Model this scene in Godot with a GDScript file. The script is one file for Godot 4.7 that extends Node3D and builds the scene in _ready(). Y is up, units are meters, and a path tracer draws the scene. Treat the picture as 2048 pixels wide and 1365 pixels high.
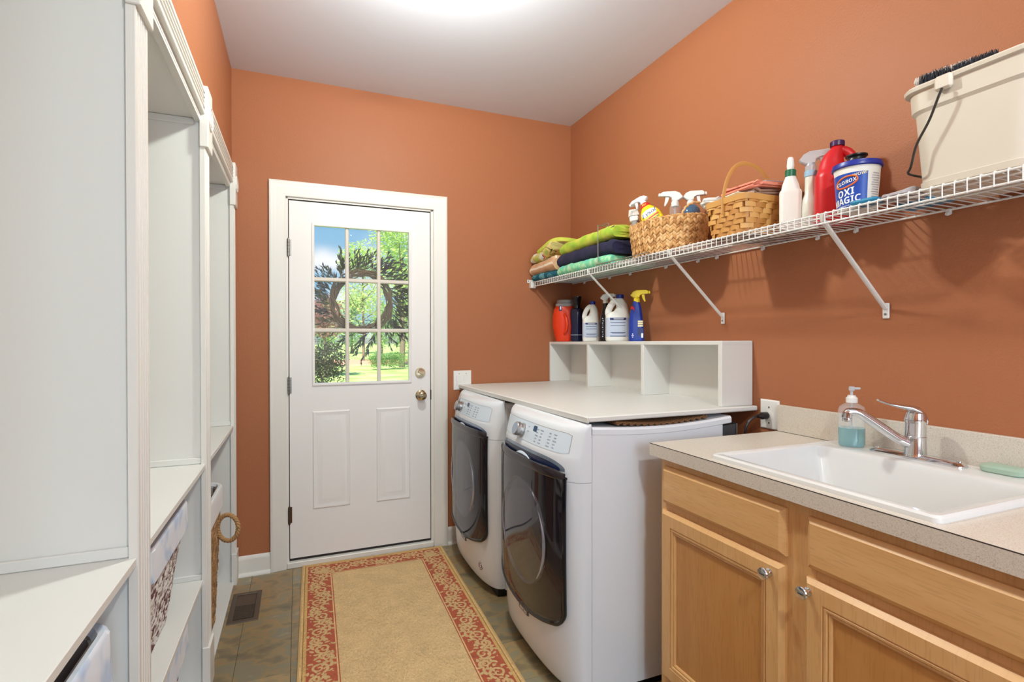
extends Node3D
# A laundry room: white lockers built into the left wall, a half glass door in the far wall,
# washer and dryer under a worktop, a wire shelf of supplies and a sink cabinet on the right.

const XL := -0.33      # left wall
const XR := 1.743      # right wall
const ZN := 4.9        # near wall, behind the camera
const HC := 2.757      # ceiling
var M := {}            # materials
var used := {}
var rng := RandomNumberGenerator.new()


class MB:
	# collects triangles (counter-clockwise seen from outside) and commits them with crease-angle normals
	var p := PackedVector3Array()
	var t := PackedVector2Array()

	func tri(a: Vector3, b: Vector3, c: Vector3, ua := Vector2.ZERO, ub := Vector2.ZERO, uc := Vector2.ZERO) -> void:
		p.append(a); p.append(b); p.append(c)
		t.append(ua); t.append(ub); t.append(uc)

	func quad(a: Vector3, b: Vector3, c: Vector3, d: Vector3, ua := Vector2(0, 1), ub := Vector2(1, 1), uc := Vector2(1, 0), ud := Vector2(0, 0)) -> void:
		tri(a, b, c, ua, ub, uc)
		tri(a, c, d, ua, uc, ud)

	func box(c: Vector3, s: Vector3, b := 0.0, B := Basis()) -> MB:
		var h := s * 0.5
		b = minf(b, minf(h.x, minf(h.y, h.z)) * 0.98)
		for ax in 3:
			for sg in [-1.0, 1.0]:
				var i := (ax + 1) % 3
				var j := (ax + 2) % 3
				var q := []
				for k in [[-1, -1], [1, -1], [1, 1], [-1, 1]]:
					var v := Vector3.ZERO
					v[ax] = sg * h[ax]
					v[i] = k[0] * (h[i] - b)
					v[j] = k[1] * (h[j] - b)
					q.append(c + B * v)
				if sg > 0: quad(q[0], q[1], q[2], q[3])
				else: quad(q[3], q[2], q[1], q[0])
		if b <= 0.0: return self
		for ax in 3:
			var i := (ax + 1) % 3
			var j := (ax + 2) % 3
			for si in [-1.0, 1.0]:
				for sj in [-1.0, 1.0]:
					var q := []
					for k in [[-1, 0], [1, 0], [1, 1], [-1, 1]]:
						var v := Vector3.ZERO
						v[ax] = k[0] * (h[ax] - b)
						v[i] = si * (h[i] - (b if k[1] == 1 else 0.0))
						v[j] = sj * (h[j] - (0.0 if k[1] == 1 else b))
						q.append(c + B * v)
					if si * sj > 0: quad(q[0], q[3], q[2], q[1])
					else: quad(q[0], q[1], q[2], q[3])
		for sx in [-1.0, 1.0]:
			for sy in [-1.0, 1.0]:
				for sz in [-1.0, 1.0]:
					var a := c + B * Vector3(sx * h.x, sy * (h.y - b), sz * (h.z - b))
					var d := c + B * Vector3(sx * (h.x - b), sy * h.y, sz * (h.z - b))
					var e := c + B * Vector3(sx * (h.x - b), sy * (h.y - b), sz * h.z)
					if sx * sy * sz > 0: tri(a, d, e)
					else: tri(a, e, d)
		return self

	func span(a: Vector3, b: Vector3, bev := 0.0) -> MB:   # a box from corner to corner
		return box((a + b) * 0.5, (b - a).abs(), bev)

	func loft(rings: Array, cap0 := true, cap1 := true, closed := true) -> MB:
		# rings of equal length; each ring runs counter-clockwise seen from the end it moves towards
		var n: int = rings[0].size()
		var m := n if closed else n - 1
		for k in rings.size() - 1:
			var a: PackedVector3Array = rings[k]
			var b: PackedVector3Array = rings[k + 1]
			var v0 := float(k) / (rings.size() - 1)
			var v1 := float(k + 1) / (rings.size() - 1)
			for i in m:
				var j := (i + 1) % n
				var u0 := float(i) / m
				var u1 := float(i + 1) / m
				quad(a[i], a[j], b[j], b[i], Vector2(u0, v0), Vector2(u1, v0), Vector2(u1, v1), Vector2(u0, v1))
		if cap0: cap(rings[0], true)
		if cap1: cap(rings[-1], false)
		return self

	func cap(r: PackedVector3Array, flip: bool) -> void:
		var c := Vector3.ZERO
		for v in r: c += v
		c /= r.size()
		for i in r.size():
			var j := (i + 1) % r.size()
			if flip: tri(c, r[j], r[i])
			else: tri(c, r[i], r[j])

	func lathe(prof: Array, n := 24, x := Transform3D()) -> MB:   # profile of Vector2(radius, height), bottom to top
		var rings := []
		for q in prof:
			var r := PackedVector3Array()
			for i in n:
				var a := -TAU * i / n
				r.append(x * Vector3(q.x * cos(a), q.y, q.x * sin(a)))
			rings.append(r)
		return loft(rings, prof[0].x > 0.0001, prof[-1].x > 0.0001)

	func tube(path: PackedVector3Array, rad: float, n := 8, closed := false, taper := 1.0, flat := 1.0) -> MB:
		var rings := []
		var up := Vector3.UP
		var m := path.size()
		var d0 := (path[1] - path[0]).normalized()
		if absf(d0.dot(up)) > 0.9: up = Vector3.RIGHT
		var side := d0.cross(up).normalized()
		for k in m:
			var d: Vector3
			if closed: d = (path[(k + 1) % m] - path[(k - 1 + m) % m]).normalized()
			else: d = (path[mini(k + 1, m - 1)] - path[maxi(k - 1, 0)]).normalized()
			side = (side - d * side.dot(d)).normalized()
			var o := side.cross(d).normalized()
			var r := PackedVector3Array()
			var rr := rad * lerpf(1.0, taper, float(k) / maxf(m - 1, 1))
			for i in n:
				var a := -TAU * i / n
				r.append(path[k] + side * cos(a) * rr + o * sin(a) * rr * flat)
			rings.append(r)
		if closed: rings.append(rings[0])
		return loft(rings, not closed, not closed)

	func grid(rows: Array) -> MB:    # an open sheet
		return loft(rows, false, false, false)

	func add(o: MB, x := Transform3D()) -> MB:
		var flip := x.basis.determinant() < 0.0
		for i in range(0, o.p.size(), 3):
			if flip: tri(x * o.p[i], x * o.p[i + 2], x * o.p[i + 1], o.t[i], o.t[i + 2], o.t[i + 1])
			else: tri(x * o.p[i], x * o.p[i + 1], x * o.p[i + 2], o.t[i], o.t[i + 1], o.t[i + 2])
		return self

	func warp(f: Callable) -> MB:
		for i in p.size(): p[i] = f.call(p[i])
		return self

	func mesh(crease := 38.0) -> ArrayMesh:
		var n := p.size()
		var fn := PackedVector3Array()
		var at := {}
		fn.resize(n / 3)
		for f in n / 3:
			fn[f] = (p[f * 3 + 1] - p[f * 3]).cross(p[f * 3 + 2] - p[f * 3])
		var limit := cos(deg_to_rad(crease))
		var keys := []
		keys.resize(n)
		for i in n:
			var k := Vector3i((p[i] * 20000.0).round())
			keys[i] = k
			if not at.has(k): at[k] = PackedInt32Array()
			at[k].append(i / 3)
		var un := PackedVector3Array()
		un.resize(n / 3)
		for f in n / 3: un[f] = fn[f].normalized()
		var nn := PackedVector3Array()
		nn.resize(n)
		for i in n:
			var me := un[i / 3]
			var s := Vector3.ZERO
			for f in at[keys[i]]:
				if un[f].dot(me) > limit: s += fn[f]
			nn[i] = s.normalized() if s.length_squared() > 0.0 else Vector3.UP
		var idx := PackedInt32Array()
		idx.resize(n)
		for f in n / 3:
			idx[f * 3] = f * 3
			idx[f * 3 + 1] = f * 3 + 2
			idx[f * 3 + 2] = f * 3 + 1
		var arr := []
		arr.resize(Mesh.ARRAY_MAX)
		arr[Mesh.ARRAY_VERTEX] = p
		arr[Mesh.ARRAY_NORMAL] = nn
		arr[Mesh.ARRAY_TEX_UV] = t
		arr[Mesh.ARRAY_INDEX] = idx
		var am := ArrayMesh.new()
		am.add_surface_from_arrays(Mesh.PRIMITIVE_TRIANGLES, arr)
		return am


# ---------------------------------------------------------------- shape helpers
func rrect(w: float, d: float, r: float, y: float, c := Vector2.ZERO, n := 5) -> PackedVector3Array:
	# rounded rectangle in the xz plane, the right way round for a loft that moves up
	var o := PackedVector3Array()
	r = minf(r, minf(w, d) * 0.499)
	for k in 4:
		var cx: float = (w * 0.5 - r) * [1, -1, -1, 1][k]
		var cz: float = (d * 0.5 - r) * [1, 1, -1, -1][k]
		for i in n:
			var a := PI / 2 * (k + float(i) / (n - 1))
			o.append(Vector3(c.x + cx + r * cos(a), y, c.y + cz + r * sin(a)))
	o.reverse()
	return o


func rr_loft(rows: Array, n := 5) -> MB:      # rows of [y, width x, depth z, radius, (centre x), (centre z)]
	var rings := []
	for q in rows:
		rings.append(rrect(q[1], q[2], q[3], q[0], Vector2(q[4] if q.size() > 4 else 0.0, q[5] if q.size() > 5 else 0.0), n))
	return MB.new().loft(rings)


func arc(c: Vector3, a: Vector3, b: Vector3, from: float, to: float, n: int) -> PackedVector3Array:
	var o := PackedVector3Array()
	for i in n + 1:
		var w := lerpf(from, to, float(i) / n)
		o.append(c + a * cos(w) + b * sin(w))
	return o


func smooth(pts: Array, n := 6) -> PackedVector3Array:    # Catmull-Rom through the points
	var o := PackedVector3Array()
	for k in pts.size() - 1:
		var a: Vector3 = pts[maxi(k - 1, 0)]
		var b: Vector3 = pts[k]
		var c: Vector3 = pts[k + 1]
		var d: Vector3 = pts[mini(k + 2, pts.size() - 1)]
		for i in n: o.append(b.cubic_interpolate(c, a, d, float(i) / n))
	o.append(pts[-1])
	return o


func words(s: String, h: float, f: Callable, bold := true, serif := false, shear := 0.0, depth := 0.0006) -> MB:
	# flat lettering h metres tall, centred on 0, laid on a surface by f(x, y, lift)
	var tm := TextMesh.new()
	var font := SystemFont.new()
	font.font_names = PackedStringArray(["Droid Serif" if serif else "Droid Sans"])
	font.font_weight = 700 if bold else 400
	tm.font = font
	tm.font_size = 40
	tm.pixel_size = h / 29.0
	tm.depth = depth
	tm.text = s
	tm.curve_step = 4.0
	var a := tm.surface_get_arrays(0)
	var v: PackedVector3Array = a[Mesh.ARRAY_VERTEX]
	var ix: PackedInt32Array = a[Mesh.ARRAY_INDEX]
	var b := MB.new()
	for i in range(0, ix.size(), 3):
		var q := []
		for k in [0, 2, 1]:
			var w := v[ix[i + k]]
			q.append(f.call(Vector3(w.x + w.y * shear, w.y, w.z)))
		b.tri(q[0], q[1], q[2])
	return b


# ---------------------------------------------------------------- scene helpers
func numbered(called: String) -> String:
	used[called] = used.get(called, -1) + 1
	return called if used[called] == 0 else "%s_%03d" % [called, used[called]]


func tag(o: Node, label := "", category := "", group := "", kind := "") -> void:
	if label: o.set_meta("label", label)
	if category: o.set_meta("category", category)
	if group: o.set_meta("group", group)
	if kind: o.set_meta("kind", kind)


func thing(called: String, label: String, category: String, at := Vector3.ZERO, turn := 0.0, group := "") -> Node3D:
	var o := Node3D.new()
	o.name = numbered(called)
	add_child(o)
	o.position = at
	o.rotation.y = turn
	tag(o, label, category, group)
	return o


func put(called: String, shape, m, parent: Node3D, at := Vector3.ZERO, crease := 38.0) -> MeshInstance3D:
	var o := MeshInstance3D.new()
	o.name = called
	o.mesh = shape.mesh(crease) if shape is MB else shape
	o.material_override = M[m] if m is String else m
	o.position = at
	parent.add_child(o, true)
	return o


func lone(called: String, shape, m, label: String, category: String, at := Vector3.ZERO, group := "") -> MeshInstance3D:
	var o := put(numbered(called), shape, m, self, at)
	tag(o, label, category, group)
	return o


func room(called: String, shape, m, parent: Node3D = self) -> MeshInstance3D:
	var o := put(called, shape, m, parent)
	if parent == self: tag(o, "", "", "", "structure")
	return o


func bx(a: Vector3, b: Vector3, bev := 0.0) -> MB:
	return MB.new().span(a, b, bev)


func mat(called: String, c: Color, rough := 0.5, metal := 0.0, spec := 0.5) -> StandardMaterial3D:
	var m := StandardMaterial3D.new()
	m.resource_name = called
	m.albedo_color = c
	m.roughness = rough
	m.metallic = metal
	m.metallic_specular = spec
	M[called] = m
	return m


func clear(called: String, c: Color, rough := 0.02) -> StandardMaterial3D:
	var m := mat(called, c, rough)
	m.transparency = BaseMaterial3D.TRANSPARENCY_ALPHA
	return m


func noise(kind: int, freq: float, octaves := 4, sd := 1) -> FastNoiseLite:
	var n := FastNoiseLite.new()
	n.noise_type = kind
	n.frequency = freq
	n.fractal_octaves = octaves
	n.seed = sd
	return n


func picture(w: int, h: int, f: Callable) -> ImageTexture:
	var im := Image.create(w, h, false, Image.FORMAT_RGB8)
	for y in h:
		for x in w: im.set_pixel(x, y, f.call(x, y))
	return ImageTexture.create_from_image(im)


func ntex(n: FastNoiseLite, size := 256, ramp: Array = [], bump := 0.0) -> NoiseTexture2D:
	var t := NoiseTexture2D.new()
	t.width = size
	t.height = size
	t.seamless = true
	t.noise = n
	if ramp:
		var g := Gradient.new()
		g.offsets = PackedFloat32Array(ramp.map(func(q): return q[0]))
		g.colors = PackedColorArray(ramp.map(func(q): return q[1]))
		t.color_ramp = g
	if bump > 0.0:
		t.as_normal_map = true
		t.bump_strength = bump
	return t


func tri_map(m: StandardMaterial3D, scale: Vector3, world := false) -> void:
	m.uv1_triplanar = true
	m.uv1_world_triplanar = world
	m.uv1_scale = scale
	m.uv1_triplanar_sharpness = 6.0


func rough_skin(m: StandardMaterial3D, n: FastNoiseLite, scale: float, strength: float, world := false) -> void:
	m.normal_enabled = true
	m.normal_texture = ntex(n, 256, [], 4.0)
	m.normal_scale = strength
	tri_map(m, Vector3.ONE * scale, world)


func over(base: Color, c: Color, a: float) -> Color:
	return base.lerp(c, clampf(a, 0.0, 1.0))


func _ready() -> void:
	# ---- camera
	var cam := Camera3D.new()
	cam.name = "camera"
	cam.position = Vector3(0, 1.30, 3.19)
	cam.rotation_order = EULER_ORDER_YXZ
	cam.rotation_degrees = Vector3(-0.3844, -22.2302, -0.0713)
	cam.fov = 66.30
	cam.near = 0.02
	cam.far = 400.0
	add_child(cam)
	cam.current = true
	# ---- sky, sun, exposure
	var env := Environment.new()
	env.background_mode = Environment.BG_SKY
	var sky := Sky.new()
	var pan := PanoramaSkyMaterial.new()
	pan.panorama = sky_picture()
	sky.sky_material = pan
	env.sky = sky
	env.background_energy_multiplier = 1.1
	env.tonemap_mode = Environment.TONE_MAPPER_LINEAR
	env.tonemap_exposure = 1.0
	env.sdfgi_enabled = true
	env.ssao_enabled = true
	env.ssil_enabled = true
	var we := WorldEnvironment.new()
	we.name = "sky_and_exposure"
	we.environment = env
	add_child(we)
	var sun := DirectionalLight3D.new()
	sun.name = "sun"
	sun.rotation_degrees = Vector3(-52, -28, 0)      # over the roof, from behind the house
	sun.light_color = Color(1.0, 0.95, 0.86)
	sun.light_energy = 3.4
	sun.light_angular_distance = 0.6
	sun.shadow_enabled = true
	add_child(sun)
	# ---- soft fill light added behind the camera, set in an added window
	var fill_light := AreaLight3D.new()
	fill_light.name = "added_window_fill"
	fill_light.area_size = Vector2(1.3, 1.25)
	fill_light.position = Vector3(0.7, 1.62, ZN - 0.03)     # shines towards -z
	fill_light.light_color = Color(0.82, 0.92, 1.0)
	fill_light.light_energy = 3.9
	fill_light.shadow_enabled = true
	add_child(fill_light)
	materials()
	shell()
	ceiling_light(Vector3(0.50, HC, 1.36), 1.95, "white glass dome ceiling light just above the washer and dryer")
	ceiling_light(Vector3(0.60, HC, 3.70), 2.0, "added unseen fill light with a white glass dome behind the camera")  # fill lamp added behind the camera, out of view
	outdoors()
	far_door()
	lockers()
	locker_baskets()
	floor_things()
	machines()
	worktop_and_cubby()
	cubby_bottles()
	wire_shelf()
	shelf_towels()
	shelf_baskets()
	shelf_supplies()
	bucket()
	sink_side()


func sky_picture() -> ImageTexture:
	var n := noise(FastNoiseLite.TYPE_SIMPLEX_SMOOTH, 1.9, 5, 11)
	var w := 512
	var h := 256
	var im := Image.create(w, h, false, Image.FORMAT_RGBF)
	for y in h:
		var el := PI * (0.5 - (y + 0.5) / h)
		for x in w:
			var az := TAU * (x + 0.5) / w
			var d := Vector3(cos(el) * cos(az), sin(el), cos(el) * sin(az))
			var up := clampf(d.y, 0.0, 1.0)
			var c := Color(0.34, 0.62, 0.80).lerp(Color(0.08, 0.30, 0.62), pow(up, 0.55))
			var q := d / (0.22 + absf(d.y))
			var cl := clampf((n.get_noise_3d(q.x + 7.0, q.y * 1.6, q.z) + 0.10 - 0.9 * maxf(0.0, d.y - 0.13)) * 3.0, 0.0, 1.0)
			c = c.lerp(Color(0.95, 0.95, 0.96), cl * 0.95)
			if d.y < 0: c = Color(0.4, 0.45, 0.4)
			im.set_pixel(x, y, c)
	return ImageTexture.create_from_image(im)


func materials() -> void:
	var S := FastNoiseLite.TYPE_SIMPLEX_SMOOTH
	var m := mat("wall_paint", Color8(168, 106, 72), 0.5, 0.0, 0.34)
	rough_skin(m, noise(S, 0.09, 2, 3), 5.0, 0.16, true)
	m = mat("ceiling_paint", Color8(224, 227, 238), 0.9)
	m = mat("white_paint", Color8(221, 219, 214), 0.42)
	mat("trim_paint", Color8(226, 222, 215), 0.38)
	mat("door_paint", Color8(236, 232, 230), 0.42)
	mat("window_bead", Color8(221, 212, 200), 0.5)
	mat("gap", Color8(48, 42, 40), 0.8)
	mat("caulk", Color8(120, 108, 100), 0.8)
	mat("white_enamel", Color8(226, 229, 234), 0.16, 0.0, 0.5)
	mat("white_plastic", Color8(232, 230, 226), 0.35)
	mat("panel_silver", Color8(216, 227, 238), 0.28)
	mat("print_grey", Color8(124, 134, 154), 0.5)
	mat("chrome", Color8(220, 221, 224), 0.09, 1.0)
	mat("brushed_steel", Color8(196, 196, 198), 0.3, 1.0)
	mat("hinge_metal", Color8(150, 148, 142), 0.35, 1.0)
	mat("old_metal", Color8(96, 74, 54), 0.5, 0.8)
	mat("brass_nickel", Color8(212, 200, 170), 0.13, 1.0)
	mat("black_plastic", Color8(22, 22, 24), 0.35)
	mat("black_gloss", Color8(14, 14, 20), 0.06)
	mat("dark_grey", Color8(70, 70, 74), 0.5)
	mat("door_liner", Color8(66, 56, 60), 0.3)
	mat("drum_grey", Color8(170, 174, 190), 0.16, 0.7)
	mat("handle_dark", Color8(46, 40, 44), 0.16)
	mat("recess_silver", Color8(150, 166, 184), 0.22, 0.6)
	mat("pocket_shade", Color8(28, 40, 74), 0.25)  # dark blue standing in for shade in the handle pocket
	mat("sticker_brown", Color8(110, 72, 60), 0.5)
	mat("lcd", Color8(40, 58, 92), 0.15)
	clear("pane", Color(1, 1, 1, 0.03), 0.0).metallic_specular = 0.1
	clear("tinted_glass", Color(0.075, 0.065, 0.12, 0.56), 0.03)
	clear("clear_plastic", Color(0.93, 0.95, 0.96, 0.16), 0.06)
	clear("frosted_plastic", Color(0.82, 0.85, 0.88, 0.55), 0.2)
	clear("teal_liquid", Color8(58, 176, 184, 150), 0.08)
	clear("blue_liquid", Color8(52, 112, 150, 170), 0.1)
	mat("wire_white", Color8(228, 226, 222), 0.35)
	mat("lamp_glass", Color8(255, 250, 240), 0.4)
	M.lamp_glass.emission_enabled = true
	M.lamp_glass.emission = Color(0.97, 1.0, 0.97)
	M.lamp_glass.emission_energy_multiplier = 2.0
	# countertop: beige laminate with fine specks
	m = mat("counter", Color8(226, 220, 212), 0.34)
	m.albedo_texture = ntex(noise(FastNoiseLite.TYPE_VALUE, 0.20, 3, 5), 512, [[0.0, Color8(168, 150, 132)], [0.22, Color8(212, 202, 188)], [0.36, Color8(234, 229, 222)], [0.75, Color8(250, 246, 240)], [1.0, Color8(222, 208, 190)]])
	tri_map(m, Vector3.ONE * 8.0)
	mat("counter_seam", Color8(52, 46, 42), 0.6)
	mat("sink_white", Color8(222, 221, 219), 0.14)
	# floor: slate look in olive, ochre and grey
	for k in 5:
		m = mat("slate_%d" % k, [Color8(255, 250, 240), Color8(238, 232, 222), Color8(255, 255, 255), Color8(228, 226, 222), Color8(246, 232, 218)][k], 0.36)
		m.albedo_texture = M.slate_0.albedo_texture if k else ntex(noise(S, 0.010, 6, 21), 512, [[0.0, Color8(112, 104, 86)], [0.3, Color8(138, 124, 96)], [0.44, Color8(158, 140, 104)], [0.52, Color8(168, 136, 96)], [0.60, Color8(148, 138, 108)], [0.8, Color8(142, 134, 114)], [1.0, Color8(172, 158, 126)]])
		tri_map(m, Vector3(1.1, 1.1, 1.7), true)
		m.uv1_offset = Vector3(0.37 * k, 0.2 * k, 0.61 * k)
	m = mat("maple_panel", Color8(226, 206, 176), 0.34)
	m.albedo_texture = wood(false)
	tri_map(m, Vector3.ONE * 1.1)
	mat("tub_label", Color8(28, 78, 178), 0.3)
	mat("label_side", Color8(120, 96, 120), 0.5)
	mat("grout", Color8(70, 60, 48), 0.8)
	mat("vent_brown", Color8(92, 76, 62), 0.45, 0.3)
	# maple, with the grain upright and with the grain lying
	for lying in 2:
		m = mat(["maple_upright", "maple_lying"][lying], Color8(255, 255, 255), 0.36)
		m.albedo_texture = wood(lying == 1)
		tri_map(m, Vector3.ONE * 1.35)
	for c in [["bleach_white", 236, 234, 228], ["orange_plastic", 226, 58, 18], ["navy_plastic", 18, 24, 52], ["cap_blue", 32, 44, 140], ["spray_yellow", 240, 214, 30], ["spray_blue", 16, 52, 150], ["red_plastic", 206, 20, 30], ["purple_cap", 66, 28, 84], ["tub_blue", 26, 44, 146], ["label_blue", 40, 78, 168], ["label_pale", 196, 206, 224], ["label_navy", 30, 44, 104], ["label_red", 200, 28, 34], ["logo_orange", 228, 112, 50], ["label_cream", 236, 226, 178], ["green_collar", 20, 108, 74], ["pale_blue_collar", 150, 190, 214], ["lid_grey", 158, 156, 154], ["steel_badge", 84, 84, 88], ["lysol_yellow", 236, 208, 26], ["white_print", 246, 246, 246], ["plum", 92, 40, 110], ["aqua_item", 40, 130, 170], ["teal_bristle", 22, 96, 140], ["soap_green", 160, 184, 164], ["cord_black", 20, 18, 22]]:
		mat(c[0], Color8(c[1], c[2], c[3]), 0.36)
	M.bleach_white.roughness = 0.45
	mat("navy_gloss", Color8(20, 26, 58), 0.12)
	mat("rack_grey", Color8(140, 134, 126), 0.4, 0.5)
	mat("milky", Color8(222, 224, 212), 0.3)
	mat("bucket_cream", Color8(214, 204, 188), 0.42)
	mat("bristle_dark", Color8(52, 56, 66), 0.9)
	mat("bristle_white", Color8(238, 232, 224), 0.9)
	mat("iron_dark", Color8(62, 56, 50), 0.45, 0.6)
	for k in 4:
		mat("hyacinth_%d" % k, [Color8(206, 156, 98), Color8(190, 138, 82), Color8(220, 176, 122), Color8(172, 120, 68)][k], 0.7)
		mat("splint_%d" % k, [Color8(208, 154, 84), Color8(196, 140, 72), Color8(218, 168, 98), Color8(186, 128, 64)][k], 0.5)
	mat("basket_inside", Color8(120, 82, 46), 0.9)
	for k in 3:
		mat("seagrass_%d" % k, [Color8(150, 110, 70), Color8(120, 84, 52), Color8(176, 136, 90)][k], 0.8)
		mat("yarn_%d" % k, [Color8(206, 198, 192), Color8(148, 132, 126), Color8(98, 62, 62)][k], 0.9)
	mat("liner_white", Color8(226, 226, 228), 0.9)
	m = mat("liner_blue", Color8(255, 255, 255), 0.9)
	m.albedo_texture = ntex(noise(S, 0.012, 3, 8), 256, [[0.0, Color8(228, 230, 236)], [0.5, Color8(220, 225, 235)], [0.75, Color8(186, 202, 226)], [1.0, Color8(212, 220, 232)]])
	tri_map(m, Vector3.ONE * 2.0)
	# cloth
	for c in [["navy_towel", 28, 26, 62], ["cloth_pink", 236, 146, 122], ["cloth_grey", 176, 168, 172], ["cloth_white", 226, 222, 218], ["cloth_taupe", 170, 138, 122], ["cloth_cream", 224, 206, 178]]:
		m = mat(c[0], Color8(c[1], c[2], c[3]), 0.95)
		m.rim_enabled = true
		m.rim = 0.4
		rough_skin(m, noise(S, 0.2, 2, 4), 14.0, 0.8)
	m = mat("beige_towel", Color.WHITE, 0.95)
	m.albedo_texture = picture(256, 8, func(x, _y): return [Color8(206, 160, 122), Color8(214, 172, 134), Color8(240, 226, 206), Color8(210, 166, 128)][int(x / 5.0) % 4])
	m = mat("teal_towel", Color.WHITE, 0.95)
	m.albedo_texture = picture(256, 128, func(x, y): return swirl(x, y))
	m = mat("print_towel", Color.WHITE, 0.95)
	m.albedo_texture = picture(128, 128, func(x, y): return print_cloth(x, y))
	m = mat("aqua_towel", Color8(255, 255, 255), 0.95)
	m.albedo_texture = ntex(noise(S, 0.018, 3, 9), 256, [[0.0, Color8(70, 170, 204)], [0.24, Color8(112, 206, 190)], [0.46, Color8(130, 214, 160)], [0.7, Color8(176, 224, 178)], [1.0, Color8(208, 222, 200)]])
	tri_map(m, Vector3.ONE * 3.5)
	m = mat("lime_towel", Color8(255, 255, 255), 0.95)
	m.albedo_texture = ntex(noise(S, 0.01, 3, 19), 256, [[0.0, Color8(140, 184, 62)], [0.35, Color8(178, 200, 66)], [0.6, Color8(206, 208, 82)], [1.0, Color8(216, 214, 112)]])
	tri_map(m, Vector3.ONE * 2.5)
	# outdoors
	mat("bark", Color8(120, 108, 96), 0.9)
	mat("vine", Color8(112, 92, 70), 0.85)
	mat("vine_dark", Color8(78, 62, 48), 0.85)
	mat("mulch", Color8(196, 150, 128), 0.95)
	mat("siding", Color8(196, 190, 180), 0.8)
	m = mat("lawn", Color8(255, 255, 255), 0.95)
	m.albedo_texture = ntex(noise(S, 0.02, 4, 31), 256, [[0.0, Color8(120, 160, 80)], [0.5, Color8(160, 196, 112)], [1.0, Color8(196, 218, 150)]])
	tri_map(m, Vector3.ONE * 0.12, true)
	for c in [["leaf_bright", 172, 198, 120], ["leaf_mid", 136, 168, 104], ["leaf_plum", 150, 104, 104], ["leaf_dark", 54, 58, 40], ["leaf_box", 92, 134, 62], ["leaf_wreath", 62, 66, 44], ["leaf_wreath_plum", 58, 48, 58]]:
		m = mat(c[0], Color8(c[1], c[2], c[3]), 0.6)
		m.backlight_enabled = true
		m.backlight = Color8(c[1], c[2], c[3]).lightened(0.15)


func swirl(x: int, y: int) -> Color:
	var best := 9.0
	for k in 16:
		var c := Vector2(0.02 + 0.02 * k, 0.03 + 0.05 * (k % 2) + 0.055 * (k % 6))
		var d := c.distance_to(Vector2(x / 800.0, y / 380.0))
		best = minf(best, fmod(d, 0.0105) if d < 0.042 else 1.0)
	return Color8(150, 214, 218) if best < 0.0026 else Color8(12, 92, 112)


func print_cloth(x: int, y: int) -> Color:
	var v := sin(x * 0.22) * cos(y * 0.09) + 0.5 * sin(x * 0.10 + y * 0.13)
	if absf(v) < 0.06: return Color8(60, 70, 50)
	if v > 0.55: return Color8(214, 224, 214) if (x / 7 + y / 9) % 5 else Color8(190, 40, 44)
	return Color8(232, 212, 130) if v > -0.5 else Color8(186, 206, 104)


func wood(lying: bool) -> ImageTexture:
	var a := noise(FastNoiseLite.TYPE_SIMPLEX_SMOOTH, 0.02, 4, 41)
	var b := noise(FastNoiseLite.TYPE_SIMPLEX_SMOOTH, 0.35, 2, 42)
	return picture(384, 384, func(x, y):
		var u: float = (y if lying else x)
		var w: float = (x if lying else y)
		var g := a.get_noise_2d(u * 1.6, w * 0.14) * 0.5 + 0.5
		var f := b.get_noise_2d(u, w * 0.05)
		var c := Color8(214, 162, 102).lerp(Color8(226, 182, 126), g)
		c = c.lerp(Color8(186, 138, 86), clampf(f * 1.2 - 0.25, 0.0, 0.28))
		return c)


# ---------------------------------------------------------------- room
func frame(prof: Array, x0: float, x1: float, y0: float, y1: float, open := false) -> MB:
	# a moulding mitred round a rectangle in the xy plane, facing +z; profile of Vector2(inset, height)
	var b := MB.new()
	var cs := [[x0, y0, 1, 1], [x1, y0, -1, 1], [x1, y1, -1, -1], [x0, y1, 1, -1]]
	for e in 4:
		if open and e == 0: continue
		var a: Array = cs[e]
		var c: Array = cs[(e + 1) % 4]
		for j in prof.size() - 1:
			var q := []
			for k in [[a, j], [c, j], [c, j + 1], [a, j + 1]]:
				var w: Vector2 = prof[k[1]]
				var s: Array = k[0]
				var dy: float = 0.0 if open and s[3] == 1 else w.x * s[3]
				q.append(Vector3(s[0] + s[2] * w.x, s[1] + dy, w.y))
			b.quad(q[0], q[1], q[2], q[3])
	return b


func profile_bar(prof: Array, length: float) -> MB:
	# profile of Vector2(across, out) drawn along +y from 0 to length: across is x, out is z
	var rings := []
	for y in [0.0, length]:
		var r := PackedVector3Array()
		for q in prof: r.append(Vector3(q.x, y, q.y))
		r.reverse()
		rings.append(r)
	return MB.new().loft(rings)


const FACE_LEFT := Basis(Vector3(0, 0, 1), Vector3(0, 1, 0), Vector3(-1, 0, 0))    # what faced +z now faces -x
const FACE_RIGHT := Basis(Vector3(0, 0, -1), Vector3(0, 1, 0), Vector3(1, 0, 0))   # what faced +z now faces +x


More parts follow.
